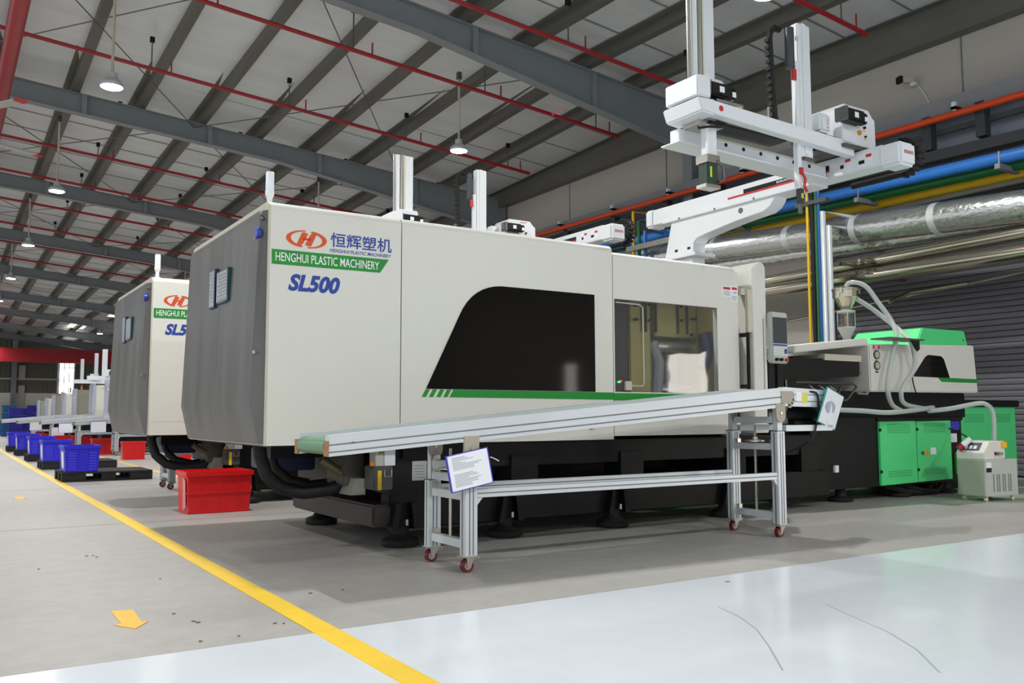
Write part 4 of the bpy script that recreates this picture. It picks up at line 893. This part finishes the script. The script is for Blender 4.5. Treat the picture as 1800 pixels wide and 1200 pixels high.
def board(name, label, pts, frame_m, th=.008, printed=True, group=None):
    o, x, d = pts[0], (pts[1]-pts[0]), (pts[3]-pts[0]); n = x.cross(d).normalized()
    t = thing(name, label, 'clipboard', o, group)
    def quad(a0, a1, b0, b1, o0, o1): 
        q = [o+x*a+d*b for a, b in ((a0, b0), (a1, b0), (a1, b1), (a0, b1))]
        return MB().hexa([p+n*o0 for p in q], [p+n*o1 for p in q])
    quad(0, 1, 0, 1, 0, th).build('board', frame_m, t)
    quad(.03, .97, .025, .975, -.0015, 0).build('paper_sheet', paper, t)
    if printed:
        ln = MB(); rr = random.Random(3)
        for blk in (0.10, .55):
            for k in range(9):
                b = blk+.04*k
                q = [o+x*a+d*c for a, c in ((.12, b), (.30+.5*rr.random(), b), (.30+.5*rr.random(), b+.012), (.12, b+.012))]
                q[2] = q[1]+d*.012
                ln.hexa([p-n*.0022 for p in q], [p-n*.0015 for p in q])
        ln.build('printed_lines', grey_ink, t, kind='stuff')
    return t
cp1 = board('clipboard', 'blue edged clipboard with printed sheet tilted on the left conveyor leg', [P(783, 802, 'y', 4.425), P(857, 785, 'y', 4.425), P(868, 849, 'y', 4.405), P(794, 867, 'y', 4.405)], blue_frame, group='papers hung on conveyors')
pp = [P(862, 803, 'y', 4.43), P(870, 806, 'y', 4.425), P(877, 810, 'y', 4.42)]; MB().tube(pp, .003, 5).build('hanging_tie', white2, cp1)
cp2 = board('clipboard', 'teal edged clipboard hanging crooked from the upper conveyor end', [P(1455, 679, 'y', 4.40), P(1484, 697, 'y', 4.56), P(1467, 765, 'y', 4.54), P(1437, 741, 'y', 4.38)], teal_frame, printed=False, group='papers hung on conveyors')
o_, x_, d_ = P(1455, 679, 'y', 4.397), P(1484, 697, 'y', 4.557)-P(1455, 679, 'y', 4.397), P(1437, 741, 'y', 4.377)-P(1455, 679, 'y', 4.397)
n_ = x_.cross(d_).normalized()
qq = [o_+x_*(.42+.26*math.cos(R(a)))+d_*(.48+.17*math.sin(R(a)))-n_*.004 for a in range(0, 360, 20)]
MB().prism(qq, n_*.0005).build('round_print', M('pale_blue_print', 'a9b3c6', .4), cp2)

# ================================================================== SERVICES ALONG THE WALL
def run(name, label, cat, a, b, r, m, group=None, n=12, elbow=None):
    o = MB().tube([a]+([elbow] if elbow else [])+[b], r, n).build(name, m, loc=Vector(a)); return tag(o, label, cat, group)
def along(uv0, uv1, X, y0, y1):
    """a straight run on the plane x=X through two surveyed points, continued to y0..y1"""
    p, q = P(*uv0, 'x', X), P(*uv1, 'x', X); s = (q.z-p.z)/(q.y-p.y)
    return Vector((X, y0, p.z+s*(y0-p.y))), Vector((X, y1, p.z+s*(y1-p.y)))
wr = struct('trim_1')                                   # crane runway along the wall with stub posts
p, q = along((1800, 148), (930, 420), 12.6, 3.5, 40)
MB().bar(p+Vector((.1, 0, .02)), q+Vector((.1, 0, .02)), .3, .26).build('runway_beam', M('runway_grey', '8c8e94', .6), wr, kind='structure')
p, q = along((1800, 237), (1582, 290), 12.6, 3.5, 40)
MB().bar(p+Vector((.05, 0, 0)), q+Vector((.05, 0, 0)), .2, .16).build('lower_beam', M('dark_rail', '44464a', .6), wr, kind='structure')
p, q = along((1800, 192), (1640, 237), 12.7, 3.5, 40)
MB().bar(p, q, .05, .08).build('middle_rail', 'dark_rail', wr, kind='structure')
for y in (5.5, 6.83, 7.66, 9.3, 10.6, 12.0, 13.5, 15.2, 17.0, 19.2):
    MB().box(12.55, 12.7, y-.07, y+.07, 4.93, 5.45).build('stub_post', 'dark_rail', wr, kind='structure')
a, b = along((1800, 165), (955, 410), 12.4, 3.5, 42)
t = thing('fire_pipe', 'orange fire main running along the wall below the white panels', 'pipe', a)
MB().cyl(a, b, .05).build('pipe', orange_pipe, t)
for y in (7.1, 8.9, 11.2, 13.2, 15.0, 17.0):
    s = (y-a.y)/(b.y-a.y); c = a.lerp(b, s)
    MB().box(12.34, 12.40, y-.03, y+.03, c.z+.04, c.z+.17).build('pipe_clip', white2, t); MB().box(12.34, 12.6, y-.04, y+.04, c.z+.05, c.z+.10).build('clip_arm', black, t)
G = 'coloured service pipes on wall brackets'
a, b = along((1800, 268), (1430, 352), 11.8, 3.5, 30); run('service_pipe', 'thick bright blue service pipe, front one of the coloured pipes', 'pipe', a, b, .085, blue_pipe, G, 16)
a, b = along((1800, 287), (1430, 368), 12.02, 3.5, 30); run('service_pipe', 'dark green service pipe just behind the blue one', 'pipe', a, b, .075, green_pipe, G, 16)
a, b = along((1800, 301), (1430, 383), 12.24, 3.5, 30); run('service_pipe', 'golden yellow service pipe just below the green one', 'pipe', a, b, .075, yellow_pipe, G, 16)
a, b = along((1800, 315), (1430, 397), 12.44, 3.5, 30); run('service_pipe', 'thin cream service pipe below the yellow one', 'pipe', a, b, .045, pale_pipe, G)
t = tag(MB().bar(*[v+Vector((0, 0, 0)) for v in along((1800, 331), (1500, 393), 12.5, 3.5, 14)], .30, .05).build('cable_tray', M('black_tray', '202224', .6)), 'flat black cable tray under the coloured pipes', 'tray')
for k, (u, v) in enumerate(((1755, 284), (1507, 344), (1285, 392))):
    p = P(u, v, 'x', 11.7)
    o = MB().box(11.66, 12.98, p.y-.035, p.y+.035, p.z-.10, p.z-.03).build('pipe_bracket', grey_beam, loc=(11.7, p.y, p.z))
    tag(o, ('steel bracket arm holding the coloured pipes nearest the picture edge', 'steel bracket arm under the coloured pipes beside the robot end cap', 'steel bracket arm under the coloured pipes behind the gooseneck')[k], 'bracket', 'pipe brackets')
    MB().tube([(11.72, p.y, p.z-.03), (11.72, p.y, p.z+.14), (11.80, p.y, p.z+.15)], .012, 6).build('u_bolt', steel, o)
G = 'bare metal pipes along the wall'
a, b = along((1800, 362), (1500, 404), 11.5, 3.5, 22)
t = thing('foil_duct', 'fat foil-wrapped duct with shiny crinkled silver skin', 'duct', a)
MB().cyl(a, b, .215, n=28).build('duct', foil, t)
for y in (6.9, 8.15, 9.4, 11.0, 12.8):
    c = a.lerp(b, (y-a.y)/(b.y-a.y)); MB().cyl(c-Vector((0, .05, 0)), c+Vector((0, .05, 0)), .218, n=28).build('tape_band', M('foil_tape', 'd8dcdc', .35, .5), t)
a, b = along((1800, 388), (1500, 432), 11.75, 3.5, 22); run('foil_duct', 'second dull foil duct tucked under the fat one', 'duct', a, b, .13, foil, None, 20)
a, b = along((1800, 409), (1480, 470), 11.6, 3.5, 20); run('steel_pipe', 'upper polished steel pipe below the foil ducts', 'pipe', a, b, .10, stainless, G, 20)
a, b = along((1800, 443), (1480, 492), 11.5, 3.5, 20); run('steel_pipe', 'lower polished steel pipe below the foil ducts', 'pipe', a, b, .11, stainless, G, 20)
a, b = along((1800, 478), (1480, 545), 12.4, 3.5, 14); run('steel_pipe', 'thin steel pipe low on the shutter', 'pipe', a, b, .025, stainless, G)
p, q = P(1702, 497, 'x', 12.2), P(1600, 514, 'x', 12.1); e = P(1563, 531, 'x', 11.7)
run('steel_pipe', 'broken off steel pipe stub with open end over the shutter', 'pipe', p, e, .03, stainless, G, 10, q)
for lab, (u0, v0), (u1, v1) in (('short loose tube lying across the steel pipes, upper one', (1510, 458), (1572, 463)), ('short loose tube lying across the steel pipes, lower one', (1478, 464), (1540, 467))):
    run('loose_tube', lab, 'tube', P(u0, v0, 'x', 11.2), P(u1, v1, 'x', 11.9), .03, stainless, 'loose tubes on the steel pipes', 10)
t = tag(MB().bar(P(1520, 478, 'x', 11.3), P(1590, 493, 'x', 12.4), .05, .05).build('pipe_support', steel_dark), 'perforated steel channel under the steel pipes', 'bracket')
# vertical drops
G = 'upright pipes behind the injection unit'
for (u, v0, v1, r, m, lab) in ((1421, 345, 612, .022, yellow_pipe, 'thin yellow upright pipe'), (1429, 345, 606, .034, rubber, 'thick black upright cable hose'), (1436, 345, 606, .022, green_pipe, 'thin green upright pipe'), (1441, 345, 603, .026, M('deep_blue_paint', '1b569c', .4), 'blue upright pipe beside the silver one')):
    p = P(u-3, v0, 'x', 11.0); run('drop_pipe', lab+' behind the injection unit', 'pipe', Vector((11.0, p.y, 4.4)), Vector((11.0, p.y, .02)), r, m, G)
p = P(1446, 372, 'x', 11.0); q = P(1515, 385, 'x', 11.6)
run('drop_pipe', 'silver upright pipe with elbow, left of the pair', 'pipe', q, Vector((11.0, p.y, .02)), .042, alu, G, 12, Vector((11.0, p.y, p.z)))
p = P(1457, 397, 'x', 11.0); q = P(1500, 404, 'x', 11.5)
run('drop_pipe', 'silver upright pipe with elbow, right of the pair', 'pipe', q, Vector((11.0, p.y, .02)), .042, alu, G, 12, Vector((11.0, p.y, p.z)))
p = P(1412, 357, 'x', 11.0); tag(MB().box(10.95, 11.02, p.y-.45, p.y+.12, p.z-.06, p.z+.0).build('drop_bracket', steel_dark), 'dark steel crossbar clamping the upright pipes', 'bracket')
# second set further back, over the right end of the high cover
G = 'upright pipes behind the robot'
for (u, v, u2, v2, r, m, lab) in ((1113, 372, 1135, 375, .03, yellow_pipe, 'thin yellow pipe bent at its top beyond the robot'), (1123, 390, 1145, 392, .035, green_pipe, 'green pipe bent at its top beyond the robot'), (1134, 406, 1175, 411, .035, blue_pipe, 'blue pipe bent at its top beyond the robot')):
    p = P(u, v, 'x', 11.2); q = P(u2, v2, 'x', 11.9)
    run('drop_pipe', lab, 'pipe', q, Vector((11.2, p.y, .02)), r, m, G, 10, Vector((11.2, p.y, p.z)))
p = P(1115, 433, 'x', 11.1); tag(MB().box(11.02, 11.1, p.y-1.4, p.y+.15, p.z-.10, p.z).build('drop_bracket', steel_dark), 'steel crossbar clamping the bent pipes beyond the robot', 'bracket')
for k, u in enumerate((1307, 1340)):
    pass
# camera on the white wall
p = P(1612, 147, 'x', WX)
t = thing('security_camera', 'small security camera with dark front on the white wall', 'camera', (WX, p.y, p.z))
MB().lathe((WX-.10, p.y, p.z-.06), [(.05, 0), (.06, .03), (.05, .06)], 14).build('mount', white, t); MB().cyl((WX-.12, p.y, p.z-.02), (WX, p.y, p.z-.02), .03, n=10).build('mount_arm', white, t)
MB().bar((WX-.10, p.y+.02, p.z+.03), (WX-.28, p.y+.10, p.z+.03), .09, .085).build('camera_body', beige, t)
MB().bar((WX-.28, p.y+.10, p.z+.03), (WX-.33, p.y+.12, p.z+.03), .11, .105).build('sun_hood', black, t)
MB().tube(smooth_path([(WX-.02, p.y-.03, p.z-.06), (WX-.015, p.y-.12, p.z-.2), (WX-.015, p.y-.22, p.z-.42)]), .012, 6).build('camera_cable', white, t)

# ================================================================== SPRINKLERS, FAN, CRANE
ordn = ['nearest', 'second', 'third', 'fourth', 'fifth', 'sixth', 'seventh', 'eighth', 'ninth', 'tenth', 'eleventh', 'twelfth']
def sprinkler(k, y):
    drop = max(0, max(6.60+.085*(11.5-x)-roof_z(x, y)+.25 for x in (-8, 11.5))) if k > 3 else 0
    z = lambda x: 6.60+.085*(11.5-x)-drop
    lab = ['short red sprinkler pipe nearest the camera, ending left of the white wall', 'red sprinkler pipe beside the nearest rafter'][k] if k < 2 else f'red sprinkler pipe under the roof, {ordn[k]} from the camera'
    t = thing('sprinkler_pipe', lab, 'pipe', (11.5, y, z(11.5)), 'red sprinkler pipes under the roof')
    MB().cyl((-8, y, z(-8)), (11.5, y, z(11.5)), .036, n=10).build('pipe', red_pipe, t)
    x = 11.25
    i = 0
    while x > -3 and k < 9:
        MB().cyl((x, y, z(x)), (x, y, z(x)+.24), .014, n=6).build('sprinkler_riser', red_pipe, t)
        zt = roof_z(x-.35, y)+.02
        if zt > z(x)+.1: 
            MB().cyl((x-.35, y, z(x-.35)), (x-.35, y, zt), .012, n=6).build('hanger_rod', steel_dark, t); MB().box(x-.39, x-.31, y-.03, y+.03, zt-.04, zt+.06).build('hanger_clamp', black, t)
        x -= 2.62
for k, y in enumerate((7.9, 11.1, 13.7, 17.0, 20.2+.25, 23.6, 26.6, 29.8, 33.2, 36.4, 39.6, 43.6)): sprinkler(k, y)
p, q = P(28, 0, 'z', 6.25), P(-4, 232, 'z', 6.25)
xm = (p.x+q.x)/2
t = thing('sprinkler_main', 'thick red sprinkler main running lengthwise at the upper left', 'pipe', (xm, 5, 6.25))
MB().cyl((xm, 3, 6.25), (xm, 46, 6.25), .115, n=18).build('pipe', red_pipe, t)
for y in (12.9, 20.4, 27.9): MB().cyl((xm, y, 6.25), (xm, y, raft_top([1, 2, 3][(12.9, 20.4, 27.9).index(y)], xm)-.4), .02, n=8).build('hanger_rod', steel_dark, t)
hub = P(-150, 215, 'z', 5.7)
t = thing('ceiling_fan', 'large ceiling fan with pale red-tipped blades cut by the left edge', 'fan', hub)
MB().lathe(hub, [(.05, -.12), (.28, -.08), (.3, 0), (.2, .1), (.06, .14)], 20).build('hub', machine_grey, t); MB().cyl(hub+Vector((0, 0, .1)), (hub.x, hub.y, roof_z(hub.x, hub.y)), .05).build('down_rod', steel_dark, t)
tips = [P(42, 176, 'z', 5.7), P(72, 274, 'z', 5.7)]; a0 = math.atan2(tips[0].y-hub.y, tips[0].x-hub.x)
ang = [math.atan2(v.y-hub.y, v.x-hub.x) for v in tips]
for k, v in enumerate(tips+[None]*4):
    if v is None:
        st = (2*math.pi-abs(ang[1]-ang[0]))/5; aa = max(ang)+st*(k-1); v = hub+Vector((math.cos(aa), math.sin(aa), 0))*(tips[0]-hub).length
    d = (v-hub).normalized(); b = MB().bar(hub+d*.25, v-d*.12, .17, .03).build('blade', machine_grey, t); MB().bar(v-d*.12, v, .17, .034).build('blade_tip', red_ink, b)
a, b = P(0, 610, 'y', 68), P(0, 635, 'y', 68)
t = thing('bridge_crane', 'red bridge crane girder spanning the far end of the hall', 'crane', (4, 68, b.z))
MB().box(-14, 12.4, 67.8, 68.3, b.z, a.z-.02).build('girder', M('crane_red', '9a1420', .5, var=.05), t); MB().box(12.0, 12.6, 67.2, 68.9, b.z+.1, b.z+.5).build('end_carriage', red_pipe, t)
for x in (-8, 0, 8): MB().box(x, x+.03, 67.78, 67.8, b.z, a.z-.02).build('web_stiffener', 'crane_red', t)

# ================================================================== CRATES AND PALLETS
def build_crate(name, label, cat, x0, x1, y0, y1, z0, z1, m, kind, group=None):
    t = thing(name, label, cat, (x0, y0, z0), group)
    e = .012; tp = .018
    # tapered open body from four walls and a floor
    def wall(bx0, bx1, by0, by1, tx0, tx1, ty0, ty1): return MB().hexa([(bx0, by0, z0), (bx1, by0, z0), (bx1, by1, z0), (bx0, by1, z0)], [(tx0, ty0, z1), (tx1, ty0, z1), (tx1, ty1, z1), (tx0, ty1, z1)])
    bx0, bx1, by0, by1 = x0+tp, x1-tp, y0+tp, y1-tp
    mb = MB(); vs = []
    for (a0, a1, b0, b1, z) in ((bx0, bx1, by0, by1, z0), (x0, x1, y0, y1, z1), (x0+e, x1-e, y0+e, y1-e, z1), (bx0+e, bx1-e, by0+e, by1-e, z0+e)): vs += [(a0, b0, z), (a1, b0, z), (a1, b1, z), (a0, b1, z)]
    fs = [(3, 2, 1, 0), (12, 13, 14, 15)]
    for k in (0, 4, 8): fs += [(k+i, k+(i+1) % 4, k+4+(i+1) % 4, k+4+i) for i in range(4)]
    mb.add(vs, fs).build('body', m, t)
    h = z1-z0; r = .014
    mb = MB()
    for a, b, c, d in ((x0-r, x1+r, y0-r, y0), (x0-r, x1+r, y1, y1+r), (x0-r, x0, y0, y1), (x1, x1+r, y0, y1)): mb.box(a, b, c, d, z1-.045, z1)
    mb.build('rim', m, t, bevel=.003)
    if kind == 'red':
        for zz in (z0+h*.46, z0+.004):
            k = (zz-z0)/h; g = tp*(1-k)
            MB().box(x0+g-.007, x1-g+.007, y0+g-.007, y1-g+.007, zz, zz+.02).build('band', m, t, bevel=.003)
        for f in (.22, .5, .78):
            x = x0+(x1-x0)*f; MB().hexa([(x-.006, by0-.006, z0), (x+.006, by0-.006, z0), (x+.006, by0, z0), (x-.006, by0, z0)], [(x-.006, y0-.006, z1-.04), (x+.006, y0-.006, z1-.04), (x+.006, y0, z1-.04), (x-.006, y0, z1-.04)]).build('rib', m, t)
    else:
        w = x1-x0
        for f0, f1 in ((.12, .34), (.70, .90)):
            for k in range(7):
                z = z0+.03+k*(h-.1)/7; g = tp*(1-(z-z0)/h)
                MB().box(x0+w*f0, x0+w*f1, y0+g-.008, y0+g, z, z+.012).build('rib', MATS.get('pale_blue_rib') or M('pale_blue_rib', '4a48e0', .4), t)
        MB().hexa([(x0+w*.38, by0-.01, z0), (x0+w*.66, by0-.01, z0), (x0+w*.66, by0, z0), (x0+w*.38, by0, z0)], [(x0+w*.38, y0-.010, z1-.09), (x0+w*.66, y0-.010, z1-.09), (x0+w*.66, y0, z1-.09), (x0+w*.38, y0, z1-.09)]).build('front_panel', m, t)
    return t
rc = build_crate('red_crate', 'large red crate on the floor beside the nearest machine end', 'crate', 1.935, 2.525, 8.44, 8.86, 0, .385, red_plastic, 'red', 'red crates on the floor')
lab = MB().prism([(1.93, 8.50, .30), (1.925, 8.56, .33), (1.935, 8.62, .30), (1.94, 8.60, .10), (1.92, 8.54, .03), (1.938, 8.50, .06)], (-.003, 0, 0)).build('torn_label', M('pale_red_film', 'd88a8c', .3), rc)
for x, y, z, s, lb in ((3.20, 19.6, 0, .74, 'red crate standing alone right of the far conveyor legs'), (3.46, 16.7, 0, .74, 'red crate half hidden behind the black hose loop'), (3.02, 22.5, 0, .85, 'red crate left of the far conveyor legs'), (2.95, 25.5, 0, .75, 'fourth red crate from the front, behind a conveyor leg'), (2.62, 26.6, 0, .9, 'red crate behind the second blue crate'), (2.55, 29.2, 0, .9, 'red crate between the far conveyor legs'), (2.30, 31.75, 0, .9, 'farthest red crate, below the far clipboards')):
    c = copy_tree(rc, (x-1.935, y-8.44, 0)); c.scale = (s, s, .96); c['label'] = lb
bc = build_crate('blue_crate', 'blue crate on the nearest black pallet, white label on its left side', 'crate', 1.462, 1.905, 13.46, 14.06, .135, .49, blue_plastic, 'blue', 'blue crates on the pallets')
MB().prism([(1.463, 13.56, .40), (1.463, 13.80, .41), (1.475, 13.78, .2), (1.475, 13.58, .17)], (-.006, 0, 0)).build('side_label', paper, bc)
def build_pallet(label):
    t = thing('black_pallet', label, 'pallet', (1.44, 13.5, 0), 'black plastic pallets by the yellow line')
    X0, X1, Y0, Y1 = 1.44, 2.60, 13.45, 14.35
    for k in range(7):
        y = Y0+k*(Y1-Y0-.1)/6; MB().box(X0, X1, y, y+.10, .105, .132).build('deck_board', rubber, t, bevel=.004)
    for x, w in ((X0, .30), (X0+.50, .18), (X1-.30, .30)):
        for y in (Y0, Y0+.37, Y1-.14): MB().box(x, x+w, y, y+.14, .02, .107).build('block', rubber, t, bevel=.006)
    for y in (Y0, Y0+.37, Y1-.14): MB().box(X0, X1, y, y+.14, 0, .022).build('runner', rubber, t, bevel=.003)
    for x in (X0+.05, X0+.56, X1-.15): MB().box(x, x+.1, Y0, Y1, .09, .106).build('cross_board', rubber, t)
    return t
pal = build_pallet('nearest black plastic pallet, half empty, beside the yellow line')
for k, (dy, dx) in enumerate(((3.3, .05), (6.42, .07), (9.4, .07), (12.2, .06))):
    n_ = ('second', 'third', 'fourth', 'fifth')[k]
    c = copy_tree(pal, (dx, dy, 0)); c['label'] = f'{n_} black plastic pallet from the front under a blue crate'
    c = copy_tree(bc, (dx-(.02 if k != 1 else .0), dy+.02, 0)); c['label'] = ('second blue crate from the front on its pallet', 'blue crate with a torn white sticker on its front', 'fourth blue crate from the front on its pallet', 'farthest blue crate on a pallet by the line')[k]
    if k == 1:
        q = c.location; st = MB().prism([(q.x+.26, q.y-.004, .36), (q.x+.31, q.y-.004, .38), (q.x+.36, q.y-.004, .42), (q.x+.35, q.y-.004, .36), (q.x+.30, q.y-.004, .33)], (0, .003, 0)).build('torn_sticker', paper, c)
# stacks of crates at the far end
sc = build_crate('stacked_crate', '', 'crate', 0, .55, 0, .45, 0, .335, navy_plastic, 'red')
sc_mesh = [c.data for c in kids(sc)]
first = True
STK = []
for name, u, Y, n, m in (('teal', 2, 44.6, 4, teal_plastic), ('blue', 14, 43.0, 4, navy_plastic), ('blue', 31, 43.58, 4, navy_plastic), ('blue', 46, 45.2, 4, navy_plastic), ('blue', 62, 46.5, 2, navy_plastic), ('blue', 81, 47.1, 2, navy_plastic), ('teal', -22, 46.2, 2, teal_plastic)):
    STK.append((name, P(u, 767, 'y', Y).x, Y, n, m))
lev = ['bottom', 'second', 'third', 'fourth', 'fifth']
where = {0: 'teal stack at the far end', 1: 'first blue stack right of the teal one', 2: 'middle dark blue stack', 3: 'tall dark blue stack', 4: 'low blue stack behind the conveyors', 5: 'last low blue stack behind the conveyors', 6: 'teal pair at the picture edge'}
sc_mats = {}
for i, (name, x, Y, n, m) in enumerate(STK):
    for k in range(n):
        if first: c = sc; c.location = (x, Y, 0); first = False
        else: c = copy_tree(sc); c.location = (x, Y, k*.345)
        if i in (1, 2): c.scale = (1, 1, .9); c.location.z = k*.345*.9
        for j, ch in enumerate(kids(c)):
            d = next(q for q in sc_mesh if q.name.split('.')[0] == ch.data.name.split('.')[0] and len(q.vertices) == len(ch.data.vertices) and (q.vertices[0].co-ch.data.vertices[0].co).length < 1e-5)
            if m is not navy_plastic:
                if d.name not in sc_mats: sc_mats[d.name] = d.copy(); sc_mats[d.name].materials[0] = m
                ch.data = sc_mats[d.name]
            else: ch.data = d
        c['label'] = f'{"teal blue" if name == "teal" else "dark blue"} crate, {lev[k]} level, {where[i]}'; c['group'] = 'crates stacked at the far end'
navy_fix = None

# ================================================================== FURTHER MACHINES AND CONVEYORS
def build_small():
    t = thing('small_molding_machine', '', 'machine', (0, 0, 0), 'smaller film wrapped machines')
    MB().box(.0, 3.4, 0, .95, .68, 1.72).build('clamp_cover', white, t, bevel=.03)
    f = MB().box(-.05, .0, .02, .93, .74, 1.76).build('wrapped_end', film_m, t, bevel=.02)
    MB().prism([(-.05, y, z) for y, z in ((.06, 1.0), (.5, 1.02), (.45, 1.5), (.06, 1.45))], (-.02, 0, 0)).build('loose_film', film_m, f)
    text('PFB0L', .14, .52, 1.60, 1.66, M('khaki_ink', 'b6ae86', .5), t, 'lettering', (0, -.0006, 0), bold=.01, shear=.2)
    MB().box(.2, 5.2, .1, .9, .12, .68).build('black_base', black, t, bevel=.01)
    for x in (.5, 1.9, 3.4, 4.8):
        for y in (.2, .8): MB().lathe((x, y, 0), [(.1, .002), (.1, .04), (.04, .06), (.04, .13)], 12).build('machine_foot', rubber, t)
    for k in range(2): MB().tube(smooth_path([(.15, .2+.3*k, .70), (.16, .2+.3*k, .5), (.4, .2+.3*k, .36), (.8, .22+.3*k, .42)]), .03, 8).build('corrugated_hose', rubber, t)
    b = MB().cyl((.5, .4, 1.72), (.5, .4, 1.84), .012, n=8).build('beacon_post', white2, t)
    MB().cyl((.5, .4, 1.84), (.5, .4, 1.90), .03, n=10).build('beacon_green', M('beacon_green', '3f8a4a', .4), b); MB().cyl((.5, .4, 1.90), (.5, .4, 1.96), .03, n=10).build('beacon_amber', M('beacon_amber', 'b08a3a', .4), b); MB().cyl((.5, .4, 1.96), (.5, .4, 2.03), .03, n=10).build('beacon_red', M('beacon_red', 'a83430', .4), b)
    return t
sm = build_small()
for i, (u, Y, h, gr_) in enumerate(((198, 23.2, 1.80, 0), (169, 25.9, 1.72, 0), (137, 29.4, 1.68, 1), (117, 32.3, 1.63, 0), (99, 35.3, 1.62, 1), (86, 37.9, 1.55, 0), (72, 40.9, 1.51, 1))):
    o = sm if i == 0 else copy_tree(sm)
    o.location = (P(u, 680, 'y', Y).x, Y, 0); o.scale = (1, 1, h/1.72)
    o['label'] = ('white machine with film wrapped end just left of the second large machine', 'white film wrapped machine with khaki lettering at its top', 'grey film wrapped machine with a red and green beacon', 'white film wrapped machine, fourth of the smaller row', 'grey film wrapped machine, fifth of the smaller row', 'white film wrapped machine, sixth of the smaller row', 'farthest small film wrapped machine of the row')[i]
    if gr_:
        for c in kids(o):
            if c.name.startswith('clamp_cover'): c.data = c.data.copy(); c.data.materials[0] = grey_front
def small_robot(label, x, Y, z, h, first=[None]):
    if first[0] is None:
        t = thing('small_takeout_robot', label, 'robot', (0, 0, 0), 'small robots on the far machines')
        MB().box(-.5, 1.2, -.05, .07, 0, .10).build('beam', white2, t); MB().box(.2, .32, -.02, .10, .05, .95).build('mast', white2, t); MB().box(.66, .74, -.02, .06, .05, .70).build('sub_mast', alu, t); MB().box(-.3, -.22, .3, .38, .05, .68).build('rear_mast', alu, t)
        MB().box(-.1, .1, -.1, .05, .10, .26).build('head', white2, t); MB().box(-.02, .12, -.16, -.06, .12, .22).build('servo_motor', black, t)
        MB().box(-.05, .05, 0, .06, -.35, 0).build('support_post', white2, t)
        first[0] = t; o = t
    else: o = copy_tree(first[0]); o['label'] = label
    o.location = (x, Y, z); o['label'] = label
p = P(165, 674, 'y', 26.4); small_robot('small white robot with mast above the second film wrapped machine', p.x, 26.4, p.z, 1)
p = P(192, 668, 'y', 23.9); small_robot('small white robot beside the second large machine', p.x, 23.9, p.z, 1)
for i, (dx, dy, lb) in enumerate(((-.17, 6.95, 'belt conveyor standing behind the second large machine, only legs showing'), (.83, 17.4, 'belt conveyor with castors left of the lone red crate'), (.42, 20.4, 'belt conveyor in front of the lettered film wrapped machine'), (.12, 23.6, 'belt conveyor behind the blue crates, third of the far ones'), (-.1, 26.7, 'farthest belt conveyor reaching toward the crate stacks'))):
    c = copy_tree(conv, (dx, dy, 0)); c['label'] = lb
    if i == 0:
        for ch in kids(c):                             # this one is set up shorter, its lower end stops at the legs
            if ch.name.split('.')[0] in ('end_roller', 'end_plate'): bpy.data.objects.remove(ch, do_unlink=True)
            elif ch.name.split('.')[0] in ('side_rail', 'belt'):
                for g in kids(ch): bpy.data.objects.remove(g, do_unlink=True)
                d = ch.data.copy(); ch.data = d
                for v in d.vertices:
                    if v.co.x < -1.5: v.co.x = -1.35; v.co.z += .055
cc = [(P(52, 742, 'y', 29.9), 'far paper sheet, leftmost on the conveyors', 29.9), (P(103, 744, 'y', 24.8), 'far paper sheet hanging from the second far conveyor', 24.8), (P(159, 741, 'y', 21.8), 'white paper sheet hung on the conveyor left of the second large machine', 21.8), (P(90, 751, 'y', 27.2), 'tilted grey paper sheet on a far conveyor leg', 27.2)]
for p, lb, Y in cc:
    s = .29; q = [Vector((p.x, Y, p.z)), Vector((p.x+s*1.15, Y, p.z+.01)), Vector((p.x+s*1.15, Y, p.z-s*.8)), Vector((p.x, Y, p.z-s*.85))]
    board('clipboard', lb, q, blue_frame, printed=False, group='papers hung on conveyors')
